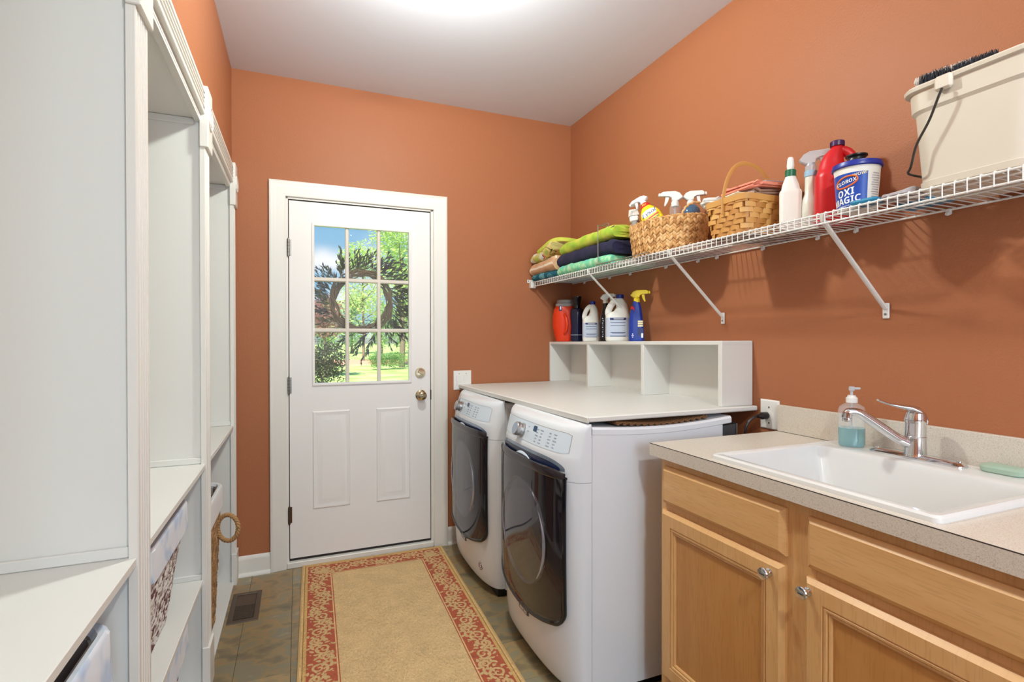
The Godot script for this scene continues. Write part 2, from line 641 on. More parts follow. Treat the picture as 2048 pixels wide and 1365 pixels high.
func shell() -> void:
	var fl := room("floor", bx(Vector3(-0.9, -0.2, -0.15), Vector3(XR + 0.15, -0.003, ZN + 0.15)), "grout")
	var cut := [0.35, 0.35, 0.25]
	for k in 10:
		var x0 := -0.4405 + 0.2035 * k
		var z: float = [0.02, 0.04, 0.27, -0.05, 0.18, 0.31, 0.08, 0.22, 0.0, 0.14][k] - 0.6
		var i := k
		while z < 3.3:
			var l: float = cut[(i + (1 if k == 1 else 0)) % 3]
			if z + l > 0.01 and x0 < 1.5:
				var lo := Vector3(maxf(x0 + 0.0006, XL - 0.05), -0.003, maxf(z, 0.0) + 0.0006)
				var hi := Vector3(x0 + 0.2029, 0.0, z + l - 0.0006)
				put("tile", bx(lo, hi, 0.0008), "slate_%d" % ((i * 7 + k * 3) % 5), fl)
			z += l
			i += 1
	room("ceiling", bx(Vector3(-0.9, HC, -0.15), Vector3(XR + 0.15, HC + 0.2, ZN + 0.15)), "ceiling_paint")
	room("wall_right", bx(Vector3(XR, -0.1, -0.15), Vector3(XR + 0.15, HC + 0.1, ZN + 0.15)), "wall_paint")
	var w := MB.new()
	w.span(Vector3(-0.9, -0.1, -0.15), Vector3(-0.075, HC + 0.1, 0.0))
	w.span(Vector3(0.785, -0.1, -0.15), Vector3(XR + 0.1, HC + 0.1, 0.0))
	w.span(Vector3(-0.075, 2.10, -0.15), Vector3(0.785, HC + 0.1, 0.0))
	room("wall_far", w, "wall_paint")
	w = MB.new()
	w.span(Vector3(-1.0, -0.1, -0.15), Vector3(-0.78, HC + 0.1, ZN + 0.15))
	w.span(Vector3(-0.80, 2.15, -0.1), Vector3(XL, HC + 0.1, ZN + 0.1))
	w.span(Vector3(-0.80, -0.1, 2.765), Vector3(XL, 2.2, ZN + 0.1))
	w.span(Vector3(-0.80, -0.1, -0.1), Vector3(XL, 2.2, 0.02))
	room("wall_left", w, "wall_paint")
	# near wall, out of view, with a window added for the fill light
	w = MB.new()
	w.span(Vector3(-0.9, -0.1, ZN), Vector3(0.0, HC + 0.1, ZN + 0.15))
	w.span(Vector3(1.4, -0.1, ZN), Vector3(XR + 0.1, HC + 0.1, ZN + 0.15))
	w.span(Vector3(0.0, -0.1, ZN), Vector3(1.4, 0.95, ZN + 0.15))
	w.span(Vector3(0.0, 2.3, ZN), Vector3(1.4, HC + 0.1, ZN + 0.15))
	room("wall_near", w, "wall_paint")
	var added_win := room("added_window_1", bx(Vector3(0.0, 0.95, ZN + 0.06), Vector3(1.4, 2.3, ZN + 0.066)), "pane")
	var fr := MB.new()
	fr.span(Vector3(0, 0.95, ZN + 0.03), Vector3(1.4, 1.0, ZN + 0.1)).span(Vector3(0, 2.25, ZN + 0.03), Vector3(1.4, 2.3, ZN + 0.1))
	fr.span(Vector3(0, 0.95, ZN + 0.03), Vector3(0.05, 2.3, ZN + 0.1)).span(Vector3(1.35, 0.95, ZN + 0.03), Vector3(1.4, 2.3, ZN + 0.1))
	put("window_frame", fr, "trim_paint", added_win)
	# baseboards
	var bp := [Vector2(0, 0), Vector2(0, 0.012), Vector2(0.085, 0.012), Vector2(0.095, 0.010), Vector2(0.104, 0.005), Vector2(0.108, 0.0)]
	var shoe := [Vector2(0, 0), Vector2(0, 0.026), Vector2(0.008, 0.025), Vector2(0.014, 0.021), Vector2(0.018, 0.012), Vector2(0.018, 0.0)]
	for s in [["baseboard_far", -0.33, -0.148], ["baseboard_far", 0.862, 1.743]]:
		var b := MB.new()
		for pr in [bp, shoe]:
			# profile along x: across is height, out is z
			var L: float = s[2] - s[1]
			b.add(profile_bar(pr, L), Transform3D(Basis(Vector3(0, 1, 0), Vector3(-1, 0, 0), Vector3(0, 0, 1)), Vector3(s[2], 0, 0)))
		room(numbered(s[0]), b, "trim_paint")


func ceiling_light(at: Vector3, e: float, label: String) -> void:
	var t := thing("ceiling_light", label, "ceiling light", at, 0.0)
	put("base", MB.new().lathe([Vector2(0.0, -0.074), Vector2(0.148, -0.078), Vector2(0.152, -0.074), Vector2(0.06, -0.05), Vector2(0.05, -0.03), Vector2(0.075, -0.01), Vector2(0.075, 0.0)], 32), "brushed_steel", t)  # unseen wide pan, shaped to keep the lamp's direct light off the ceiling
	put("lamp_shade", MB.new().lathe([Vector2(0.0, -0.142), Vector2(0.05, -0.138), Vector2(0.10, -0.122), Vector2(0.130, -0.098), Vector2(0.138, -0.079)], 32), "lamp_glass", t)
	var l := OmniLight3D.new()
	l.name = "lamp"
	l.position = Vector3(0, -0.105, 0)
	l.light_color = Color(0.97, 1.0, 0.97)
	l.light_energy = e
	l.light_size = 0.06
	l.omni_range = 12.0
	l.omni_attenuation = 2.0
	l.shadow_enabled = true
	t.add_child(l)


# ---------------------------------------------------------------- the door
func far_door() -> void:
	var casing := [Vector2(0, 0), Vector2(0, 0.017), Vector2(0.004, 0.020), Vector2(0.014, 0.0205), Vector2(0.019, 0.0175), Vector2(0.032, 0.0165), Vector2(0.040, 0.0125), Vector2(0.070, 0.0105), Vector2(0.074, 0.008), Vector2(0.080, 0.008), Vector2(0.084, 0.005), Vector2(0.084, -0.012)]
	room("trim_1", frame(casing, -0.148, 0.862, 0.0, 2.177, true), "trim_paint")
	var jamb := MB.new()
	jamb.span(Vector3(-0.075, 0, -0.15), Vector3(-0.052, 2.10, -0.006)).span(Vector3(0.762, 0, -0.15), Vector3(0.785, 2.10, -0.006)).span(Vector3(-0.075, 2.082, -0.15), Vector3(0.785, 2.105, -0.006))
	jamb.span(Vector3(-0.055, 0, -0.15), Vector3(-0.04, 2.09, -0.062)).span(Vector3(0.75, 0, -0.15), Vector3(0.765, 2.09, -0.062)).span(Vector3(-0.055, 2.07, -0.15), Vector3(0.765, 2.085, -0.062))
	room("trim_2", jamb, "trim_paint")
	var th := MB.new().span(Vector3(-0.064, 0.0, -0.15), Vector3(0.774, 0.034, 0.012), 0.004)
	room("trim_3", th, "trim_paint")
	var d := room("door_1", bx(Vector3(-0.048, 0.034, -0.054), Vector3(0.758, 0.052, -0.018)), "gap")
	var X0 := -0.0475
	var X1 := 0.7575
	var Y0 := 0.050
	var Y1 := 2.0745
	var gx0 := 0.086
	var gx1 := 0.626
	var gy0 := 1.038
	var gy1 := 1.943
	var f := -0.010
	var s := MB.new()
	for q in [[X0, Y0, X1, gy0 - 0.005], [X0, gy1 + 0.005, X1, Y1], [X0, gy0 - 0.005, gx0 - 0.005, gy1 + 0.005], [gx1 + 0.005, gy0 - 0.005, X1, gy1 + 0.005]]:
		s.span(Vector3(q[0], q[1], -0.054), Vector3(q[2], q[3], f))
	put("slab", s, "door_paint", d)
	# weather strip seen as a dark line in the gap
	var gap := MB.new()
	gap.span(Vector3(-0.0515, 0.03, -0.06), Vector3(X0 - 0.0005, 2.081, -0.02)).span(Vector3(X1 + 0.0005, 0.03, -0.06), Vector3(0.7615, 2.081, -0.02)).span(Vector3(-0.0515, Y1 + 0.0005, -0.06), Vector3(0.7615, 2.0815, -0.016))
	put("weather_strip", gap, "gap", d)
	for q in [[0.073, 0.316, 0.280, 0.878], [0.430, 0.316, 0.632, 0.878]]:
		var pm := frame([Vector2(0, 0), Vector2(0.006, 0.0055), Vector2(0.013, 0.0055), Vector2(0.020, 0.0008), Vector2(0.030, 0.0005), Vector2(0.052, 0.0055), Vector2(0.052, 0.006)], q[0], q[2], q[1], q[3])
		pm.quad(Vector3(q[0] + 0.052, q[1] + 0.052, 0.006), Vector3(q[2] - 0.052, q[1] + 0.052, 0.006), Vector3(q[2] - 0.052, q[3] - 0.052, 0.006), Vector3(q[0] + 0.052, q[3] - 0.052, 0.006))
		put("door_panel", pm, "door_paint", d, Vector3(0, 0, f))
	var wf := frame([Vector2(0, 0), Vector2(0.003, 0.007), Vector2(0.010, 0.009), Vector2(0.016, 0.006), Vector2(0.017, -0.02)], gx0 - 0.016, gx1 + 0.016, gy0 - 0.016, gy1 + 0.016)
	put("window_frame", wf, "door_paint", d, Vector3(0, 0, f))
	var vx := [gx0, 0.2665, 0.4485, gx1]
	var vy := [gy0, 1.3425, 1.6375, gy1]
	for k in [1, 2]:
		put("muntin", bx(Vector3(vx[k] - 0.0105, gy0 - 0.003, -0.044), Vector3(vx[k] + 0.0105, gy1 + 0.003, -0.018), 0.005), "window_bead", d)
		put("muntin", bx(Vector3(gx0 - 0.003, vy[k] - 0.0115, -0.0435), Vector3(gx1 + 0.003, vy[k] + 0.0115, -0.0185), 0.005), "window_bead", d)
	for i in 3:
		for j in 3:
			put("pane", bx(Vector3(vx[i], vy[j], -0.033), Vector3(vx[i + 1], vy[j + 1], -0.030)), "pane", d)
	for y in [1.808, 1.030, 0.298]:
		var h := put("hinge", MB.new().lathe([Vector2(0.0, -0.053), Vector2(0.004, -0.052), Vector2(0.0068, -0.045), Vector2(0.0068, 0.045), Vector2(0.004, 0.052), Vector2(0.0, 0.053)], 14).span(Vector3(-0.002, -0.045, -0.014), Vector3(0.014, 0.045, -0.008), 0.001), "hinge_metal" if y > 0.5 else "old_metal", d, Vector3(-0.0505, y, 0.0005))
		for k in 4:
			put("knuckle_seam", MB.new().lathe([Vector2(0.0071, -0.0008), Vector2(0.0071, 0.0008)], 12), "gap", h, Vector3(0, -0.027 + 0.018 * k, 0))
	var turn := Transform3D(Basis(Vector3.RIGHT, PI / 2), Vector3.ZERO)     # a lathe's height now runs towards +z
	var kn := put("door_knob", MB.new().lathe([Vector2(0.0, 0.0), Vector2(0.033, 0.0), Vector2(0.033, 0.004), Vector2(0.027, 0.010), Vector2(0.013, 0.013), Vector2(0.0125, 0.026), Vector2(0.020, 0.032), Vector2(0.027, 0.040), Vector2(0.0275, 0.050), Vector2(0.022, 0.057), Vector2(0.013, 0.060), Vector2(0.012, 0.058), Vector2(0.0, 0.058)], 28, turn), "brass_nickel", d, Vector3(0.698, 0.945, f))
	put("lock_button", MB.new().lathe([Vector2(0, 0.058), Vector2(0.005, 0.058), Vector2(0.005, 0.064), Vector2(0, 0.064)], 14, turn), "brass_nickel", kn)
	var db := put("deadbolt", MB.new().lathe([Vector2(0.0, 0.0), Vector2(0.032, 0.0), Vector2(0.032, 0.005), Vector2(0.028, 0.011), Vector2(0.0, 0.012)], 28, turn), "brass_nickel", d, Vector3(0.695, 1.083, f))
	put("thumb_turn", MB.new().box(Vector3(0, 0, 0.017), Vector3(0.038, 0.011, 0.012), 0.003, Basis(Vector3.BACK, -0.5)), "brass_nickel", db)
	put("strike_plate", bx(Vector3(0.7605, 0.915, -0.02), Vector3(0.7635, 0.975, -0.004)), "old_metal", d)
	# light switch on the wall beside the door
	var sw := thing("light_switch", "white double rocker light switch plate on the orange wall beside the door", "light switch", Vector3(0.9625, 0.969, 0.0))
	put("switch_plate", frame([Vector2(0, 0), Vector2(0.001, 0.004), Vector2(0.004, 0.006), Vector2(0.058, 0.006)], -0.0585, 0.0585, 0.0, 0.122), "white_plastic", sw)
	for k in [-1, 1]:
		put("rocker", MB.new().box(Vector3(k * 0.0232, 0.061, 0.006), Vector3(0.033, 0.066, 0.006), 0.0015, Basis(Vector3.RIGHT, 0.05)), "white_plastic", sw)
		for j in [0.02, 0.102]:
			put("screw", MB.new().lathe([Vector2(0.003, 0.005), Vector2(0.003, 0.007), Vector2(0, 0.007)], 10, turn), "hinge_metal", sw, Vector3(k * 0.0232, j, 0))


# ---------------------------------------------------------------- lockers in the left wall
func fluted(w: float, l: float) -> MB:
	var t := 0.018
	var pr := [Vector2(0, 0), Vector2(0, t - 0.002), Vector2(0.002, t), Vector2(0.011, t)]
	for k in 4:
		var c := 0.011 + (w - 0.022) * (k + 0.5) / 4.0
		for i in 5:
			var a := PI * i / 4.0
			pr.append(Vector2(c - 0.0066 * cos(a), t - 0.0055 * sin(a)))
	pr.append_array([Vector2(w - 0.011, t), Vector2(w - 0.002, t), Vector2(w, t - 0.002), Vector2(w, 0)])
	return profile_bar(pr, l)


func lockers() -> void:
	var at := Vector3(-0.5, 0, 1.4)
	var t := thing("locker_unit", "white built-in mudroom lockers with fluted posts and bench shelves along left wall", "lockers", at)
	var o := -at
	var zs := [[0.02, 0.105], [0.905, 1.000], [1.785, 1.880], [2.665, 2.760]]
	var back := -0.76
	put("back_panel", bx(Vector3(back - 0.015, 0.02, 0.02), Vector3(back, 2.12, 2.76)), "white_paint", t, o)
	put("top_panel", bx(Vector3(back, 2.098, 0.02), Vector3(XL + 0.004, 2.116, 2.76)), "white_paint", t, o)
	put("bottom_board", bx(Vector3(back, 0.0, 0.02), Vector3(-0.318, 0.018, 2.76), 0.003), "white_paint", t, o)
	for z in zs:
		put("divider", bx(Vector3(back, 0.0, z[0] + 0.018), Vector3(XL + 0.002, 2.11, z[1] - 0.012)), "white_paint", t, o)
		var l := fluted(z[1] - z[0], 1.83)
		put("fluted_post", MB.new().add(l, Transform3D(FACE_RIGHT, Vector3(XL, 0.165, z[1]))), "trim_paint", t, o)
		put("plinth_block", bx(Vector3(XL, 0.0, z[0] - 0.005), Vector3(XL + 0.026, 0.165, z[1] + 0.005), 0.002), "trim_paint", t, o)
		var zc: float = (z[0] + z[1]) * 0.5
		var r := MB.new().box(Vector3(XL + 0.014, 2.106, zc), Vector3(0.028, 0.222, z[1] - z[0] + 0.012), 0.002)
		var disc := MB.new().lathe([Vector2(0.044, 0.0), Vector2(0.043, 0.005), Vector2(0.039, 0.006), Vector2(0.036, 0.002), Vector2(0.030, 0.001), Vector2(0.027, 0.006), Vector2(0.022, 0.006), Vector2(0.018, 0.001), Vector2(0.010, 0.004), Vector2(0.0, 0.006)], 28)
		r.add(disc, Transform3D(Basis(Vector3.BACK, -PI / 2), Vector3(XL + 0.028, 2.115, zc)))
		put("rosette", r, "trim_paint", t, o)
	for k in 3:
		var z0: float = zs[k][1]
		var z1: float = zs[k + 1][0]
		put("fluted_header", MB.new().add(fluted(0.094, z1 - z0 - 0.012), Transform3D(Basis(Vector3(0, 1, 0), Vector3(0, 0, 1), Vector3(1, 0, 0)), Vector3(XL, 2.113, z0 + 0.006))), "trim_paint", t, o)
		put("header_rail", bx(Vector3(XL - 0.016, 2.088, z0 - 0.0119), Vector3(XL + 0.003, 2.20, z1 + 0.018)), "white_paint", t, o)
		put("bench", bx(Vector3(back, 0.820, z0 - 0.013), Vector3(-0.3165, 0.839, z1 + 0.019), 0.002), "white_paint", t, o)
		for yy in [[0.8395, 0.862], [2.074, 2.0975]]:
			var xe := XL - 0.001 if yy[0] < 1.0 else XL - 0.018
			put("cleat", bx(Vector3(back, yy[0], z0 - 0.0125), Vector3(xe, yy[1], z0 - 0.003), 0.002), "white_paint", t, o)
			put("cleat", bx(Vector3(back, yy[0], z1 + 0.009), Vector3(xe, yy[1], z1 + 0.0185), 0.002), "white_paint", t, o)
			put("cleat", bx(Vector3(back + 0.0005, yy[0], z0 - 0.002), Vector3(back + 0.01, yy[1], z1 + 0.008), 0.002), "white_paint", t, o)
		if k > 0:
			put("shelf", bx(Vector3(back, 0.396, z0 - 0.013), Vector3(-0.327, 0.414, z1 + 0.019), 0.002), "white_paint", t, o)
			put("cleat", bx(Vector3(back, 0.414, z0 - 0.013), Vector3(XL - 0.001, 0.434, z0 - 0.003), 0.002), "white_paint", t, o)


func rope_basket(called: String, label: String, group: String, at: Vector3, w0: Vector2, w1: Vector2, h: float, mats: Array, liner: String, drop: float, knot: float, sd: int) -> Node3D:
	# a soft rectangular basket of twisted cord with a cloth liner folded over its rim; w0 bottom size, w1 top size
	var t := thing(called, label, "basket", at, 0.0, group)
	rng.seed = sd
	put("body", rr_loft([[0.0, w0.x - 0.012, w0.y - 0.012, 0.05], [0.01, w0.x - 0.008, w0.y - 0.008, 0.05], [h, w1.x - 0.012, w1.y - 0.012, 0.05], [h, w1.x - 0.03, w1.y - 0.03, 0.05], [0.03, w0.x - 0.03, w0.y - 0.03, 0.05]]), mats[1], t)
	var knots := MB.new()
	knots.tube(PackedVector3Array([Vector3(-knot * 0.75, -knot * 0.3, 0), Vector3(-knot * 0.4, -knot * 0.12, knot * 0.2), Vector3(knot * 0.4, knot * 0.12, knot * 0.2), Vector3(knot * 0.75, knot * 0.3, 0)]), knot * 0.46, 6, false, 0.9)
	var am := knots.mesh(80)
	var lists := [[], [], []]
	var rows := int(h / (knot * 0.86))
	for k in rows:
		var f := float(k) / rows
		var ring := rrect(lerpf(w0.x, w1.x, f), lerpf(w0.y, w1.y, f), 0.05, (k + 0.5) * knot * 0.86, Vector2.ZERO, 6)
		var acc := rng.randf() * knot
		for i in ring.size():
			var a := ring[i]
			var b := ring[(i + 1) % ring.size()]
			var L := a.distance_to(b)
			var d := (b - a).normalized()
			while acc < L:
				var out := d.cross(Vector3.UP).normalized()
				var B := Basis(d, Vector3.UP, out) * Basis(Vector3.BACK, (0.35 if k % 2 else -0.35) + rng.randf_range(-0.25, 0.25))
				var s := rng.randf_range(0.85, 1.15)
				lists[[0, 0, 0, 1, 2][rng.randi() % 5]].append(Transform3D(B.scaled_local(Vector3(s, s, s)), a + d * acc - out * knot * 0.1))
				acc += knot * 1.05
			acc -= L
	for k in 3:
		var mm := MultiMesh.new()
		mm.transform_format = MultiMesh.TRANSFORM_3D
		mm.mesh = am
		mm.instance_count = lists[k].size()
		for i in lists[k].size(): mm.set_instance_transform(i, lists[k][i])
		var mi := MultiMeshInstance3D.new()
		mi.name = "cord_weave"
		mi.multimesh = mm
		mi.material_override = M[mats[k]]
		mi.set_meta("kind", "stuff")
		t.add_child(mi, true)
	# liner: inside, over the rim, hanging outside with a wavy hem
	var rings := []
	for q in [[h * 0.5, -0.034, 0.0], [h - 0.004, -0.030, 0.0], [h + 0.010, -0.012, 0.0], [h + 0.012, 0.006, 0.0], [h + 0.004, 0.018, 0.0], [h - drop * 0.5, 0.019, 0.3], [h - drop, 0.022, 1.0]]:
		var ring := rrect(w1.x + q[1], w1.y + q[1], 0.055, q[0], Vector2.ZERO, 8)
		for i in ring.size():
			var v := ring[i]
			var wv := sin(i * 1.9 + sd) + 0.6 * sin(i * 3.1)
			var lean := Vector3(v.x, 0, v.z).normalized()
			ring[i] = v + lean * wv * 0.0035 * (0.4 + q[2]) + Vector3(0, wv * 0.005 * q[2], 0)
		rings.append(ring)
	put("cloth_liner", MB.new().loft(rings, false, false), liner, t)
	return t


func locker_baskets() -> void:
	var spk := ["yarn_0", "yarn_1", "yarn_2"]
	var sea := ["seagrass_0", "seagrass_1", "seagrass_2"]
	rope_basket("storage_basket", "speckled woven basket with a white liner on the upper shelf below the middle bench", "speckled lined baskets", Vector3(-0.535, 0.416, 1.40), Vector2(0.29, 0.30), Vector2(0.37, 0.50), 0.335, spk, "liner_blue", 0.075, 0.0135, 3)
	rope_basket("storage_basket", "speckled woven basket with a white liner on the bottom board under the middle shelf", "speckled lined baskets", Vector3(-0.535, 0.02, 1.40), Vector2(0.29, 0.30), Vector2(0.37, 0.48), 0.335, spk, "liner_blue", 0.075, 0.0135, 5)
	rope_basket("storage_basket", "blue and white cloth lined basket under the nearest bench at lower left", "speckled lined baskets", Vector3(-0.535, 0.418, 2.20), Vector2(0.29, 0.36), Vector2(0.38, 0.52), 0.315, spk, "liner_blue", 0.10, 0.0135, 7)
	var t := rope_basket("laundry_basket", "tall brown seagrass basket with white liner and braided handle under the far bench", "", Vector3(-0.515, 0.02, 0.65), Vector2(0.31, 0.38), Vector2(0.36, 0.44), 0.598, sea, "liner_white", 0.085, 0.016, 9)
	# braided ring handle on the front face
	var c := Vector3(0.190, 0.43, -0.10)
	var braid := MB.new()
	for s in 3:
		var q := PackedVector3Array()
		for i in 112:
			var a := TAU * i / 112.0
			var o := a * 9.0 + TAU * s / 3.0
			var radial := Vector3(cos(a), sin(a), 0.3 * cos(a)).normalized()
			q.append(c + Vector3(0.030 + 0.043 * cos(a), 0.058 * sin(a), 0.02 * cos(a)) + radial * 0.0055 * cos(o) + Vector3(0, 0, 1) * 0.0055 * sin(o))
		braid.tube(q, 0.0055, 6, true)
	put("handle", braid, "seagrass_2", t)


# ---------------------------------------------------------------- rug and floor vent
func rug_picture(w: int, h: int) -> ImageTexture:
	var im := Image.create(w, h, false, Image.FORMAT_RGB8)
	var tan_ := Color8(220, 182, 128)
	var red := Color8(176, 88, 60)
	var fld := Color8(214, 180, 130)
	var px := w / 0.80
	var na := noise(FastNoiseLite.TYPE_VALUE, 0.6, 2, 3)
	var nb := noise(FastNoiseLite.TYPE_SIMPLEX_SMOOTH, 0.012, 3, 4)
	for y in h:
		for x in w:
			var e: float = minf(minf(x, w - 1 - x), minf(y, h - 1 - y)) / px
			var c := fld
			if e < 0.014: c = Color8(214, 178, 122)
			elif e < 0.017: c = Color8(140, 96, 52)
			elif e < 0.030: c = Color8(208, 166, 104)
			elif e < 0.143: c = red
			elif e < 0.149: c = tan_
			elif e < 0.153: c = red
			var g := na.get_noise_2d(x * 1.0, y * 1.7) * 0.16 + nb.get_noise_2d(x, y) * 0.05
			im.set_pixel(x, y, Color(c.r * (1.0 + g), c.g * (1.0 + g), c.b * (1.0 + g)))
	var bw := 0.113 * px
	for side in 4:
		var L: float = (h if side < 2 else w) / px - 0.066
		var n := int(round(L / 0.135))
		for k in n:
			for part in 2:
				var flip := 1.0 if (k + part) % 2 else -1.0
				var s0: float = (k + 0.25 + 0.5 * part) * L / n
				scroll(im, px, side, s0, flip, part == 0, tan_, red)
	return ImageTexture.create_from_image(im)


func scroll(im: Image, px: float, side: int, s0: float, flip: float, big: bool, c: Color, dark: Color) -> void:
	var at := func(s: float, t: float) -> Vector2:      # s along the border, t across it from -1 to 1
		var a: float = (0.033 + s0 + s) * px
		var b: float = (0.0865 + t * 0.0555) * px
		if side == 0: return Vector2(b, a)
		if side == 1: return Vector2(im.get_width() - b, a)
		if side == 2: return Vector2(a, b)
		return Vector2(a, im.get_height() - b)
	var dot := func(q: Vector2, r: float, col: Color) -> void:
		for y in range(int(q.y - r), int(q.y + r) + 2):
			for x in range(int(q.x - r), int(q.x + r) + 2):
				if x >= 0 and y >= 0 and x < im.get_width() and y < im.get_height() and Vector2(x, y).distance_to(q) <= r:
					im.set_pixel(x, y, col.darkened(0.06 * float((x * 7 + y * 13) % 3)))
	var k := 0.0555
	var leaf := func(s: float, t: float, a: float, L: float, w: float, bend: float) -> void:      # a tapering leaf, s and t k in metres
		for i in 22:
			var f := i / 21.0
			var b := a + bend * f
			s += cos(b) * L / 22.0
			t += sin(b) * L / 22.0
			if absf(t) < 0.053: dot.call(at.call(s, t / k), maxf(0.8, w * pow(sin(PI * (0.12 + 0.86 * f)), 0.8) * px), c)
	var R := 0.036 if big else 0.025
	var ct := (-0.010 if big else 0.022) * flip
	for i in 110:                                   # the scroll, thick at its outer end
		var f := i / 110.0
		var a := f * 9.4 * flip + 0.6
		var r := R * (1.0 - f * 0.9)
		dot.call(at.call(r * cos(a), (ct + r * sin(a)) / k), (0.0062 - 0.0026 * f) * px, c)
	for i in 9:                                    # leaves round it
		var a := 0.9 + i * TAU / 9.0
		var r := R + 0.006
		var t0 := ct + r * sin(a)
		if absf(t0) < 0.050: leaf.call(r * cos(a), t0, a + 0.7 * flip, 0.021 if big else 0.016, 0.0060, 0.9 * flip)
	for i in 3:                                    # and inside it
		var a := 2.2 * i + 1.0
		leaf.call(R * 0.62 * cos(a), ct + R * 0.62 * sin(a), a + 1.9 * flip, 0.017, 0.0046, -0.8 * flip)
	leaf.call(R * 0.9, ct + 0.012 * flip, 0.5 * flip, 0.052, 0.0056, -1.5 * flip)      # stem to the next scroll
	leaf.call(R * 0.9 + 0.010, ct - 0.008 * flip, -0.8 * flip, 0.030, 0.0066, 0.8 * flip)
	leaf.call(R + 0.022, ct + 0.020 * flip, 1.2 * flip, 0.026, 0.0066, -0.9 * flip)
	dot.call(at.call(-0.034, -0.74 * flip), 0.0036 * px, c)
	dot.call(at.call(0.040, -0.62 * flip), 0.0030 * px, c)
	if dark == c: return


func floor_things() -> void:
	var W := 0.80
	var L := 1.55
	var t := thing("rug", "beige flatweave runner rug with a rust red scroll border in front of the door", "rug", Vector3(0.412 - 0.018 * 0.8, 0, 0.020 + L * 0.5), -0.024)
	var m := mat("rug_cloth", Color.WHITE, 0.95)
	m.albedo_texture = rug_picture(560, 1085)
	m.normal_enabled = true
	m.normal_texture = ntex(noise(FastNoiseLite.TYPE_VALUE, 0.5, 2, 6), 256, [], 4.0)
	m.normal_scale = 0.35
	var rows := []
	for j in 41:
		var r := PackedVector3Array()
		for i in 21:
			var x := (i / 20.0 - 0.5) * W
			var z := (j / 40.0 - 0.5) * L
			r.append(Vector3(x, 0.0075 + 0.0008 * sin(z * 9.0 + x * 4.0), z))
		r.reverse()
		rows.append(r)
	var b := MB.new()
	for j in 40:
		for i in 20:
			var a: Vector3 = rows[j][20 - i]
			var c: Vector3 = rows[j][19 - i]
			var d: Vector3 = rows[j + 1][19 - i]
			var e: Vector3 = rows[j + 1][20 - i]
			b.quad(e, d, c, a, Vector2(i / 20.0, (j + 1) / 40.0), Vector2((i + 1) / 20.0, (j + 1) / 40.0), Vector2((i + 1) / 20.0, j / 40.0), Vector2(i / 20.0, j / 40.0))
	put("rug_face", b, "rug_cloth", t)
	mat("rug_edge", Color8(196, 158, 104), 0.95)
	put("bound_edge", frame([Vector2(0, -0.0068), Vector2(-0.002, -0.004), Vector2(-0.0015, 0.0004), Vector2(0.004, 0.0012), Vector2(0.006, -0.001)], -W / 2, W / 2, -L / 2, L / 2).warp(func(v): return Vector3(v.x, v.z + 0.0075, -v.y)), "rug_edge", t)
	# floor vent: a frame, a closed plate, louvres
	var v := thing("floor_vent", "brown metal floor register with louvre slots in the slate floor by the lockers", "floor vent", Vector3(-0.243, 0, 0.375), 0.0)
	var flat := Transform3D(Basis(Vector3.RIGHT, -PI / 2), Vector3.ZERO)
	put("vent_frame", MB.new().add(frame([Vector2(0, 0), Vector2(0.002, 0.005), Vector2(0.020, 0.007), Vector2(0.024, 0.003), Vector2(0.024, 0.0005)], -0.066, 0.066, -0.152, 0.152), flat), "vent_brown", v)
	put("vent_well", bx(Vector3(-0.045, 0.0003, -0.13), Vector3(0.045, 0.001, 0.13)), "gap", v)
	put("damper_plate", bx(Vector3(-0.042, 0.001, -0.122), Vector3(0.042, 0.0035, -0.012), 0.001), "vent_brown", v)
	for k in 12:
		put("louvre", MB.new().box(Vector3(0, 0.0032, 0.0 + k * 0.0105), Vector3(0.084, 0.0045, 0.0035), 0.0008, Basis(Vector3.RIGHT, 0.5)), "vent_brown", v)


# ---------------------------------------------------------------- washer and dryer
const FY := [0.045, 0.06, 0.12, 0.25, 0.50, 0.70, 0.788, 0.83, 0.866, 0.871, 0.955, 0.967, 0.978, 0.986, 0.990]
const FD := [0.085, 0.094, 0.104, 0.112, 0.116, 0.116, 0.114, 0.1125, 0.108, 0.1045, 0.073, 0.066, 0.053, 0.030, 0.006]


func front_at(t: float, y: float, off := 0.0) -> Vector3:      # a point of the bowed front, t from -1 to 1 across
	var k := 0
	while k < FY.size() - 2 and y > FY[k + 1]: k += 1
	var d := lerpf(FD[k], FD[k + 1], clampf((y - FY[k]) / (FY[k + 1] - FY[k]), 0.0, 1.0))
	var bow := pow(maxf(0.0, 1.0 - pow(absf(t), 2.6)), 1.0 / 2.6)
	return Vector3(-0.30 - d * bow - off, y, t * 0.34)


func front_rings(ys: Array, back: float) -> Array:
	var rings := []
	for y in ys:
		var r := PackedVector3Array()
		for i in 41: r.append(front_at(sin(PI * (i / 40.0 - 0.5)), y))
		r.append(Vector3(back, y, 0.34))
		r.append(Vector3(back, y, -0.34))
		rings.append(r)
	return rings


func door_low(t: float) -> float:
	var e := maxf(0.0, absf(t) * 0.34 - 0.2565)      # metres into the rounded corner
	return 0.234 + 0.050 * pow(absf(t) / 0.88, 2.0) + 0.04 - sqrt(maxf(0.0, 0.0016 - e * e))


func machines() -> void:
	machine("clothes_washer", "white front loading washer with a drawer and a round sticker, next to the far wall", Vector3(1.25, 0, 0.43), true)
	machine("clothes_dryer", "white front loading dryer with dark tinted door, the nearer machine beside the sink cabinet", Vector3(1.25, 0, 1.26), false)


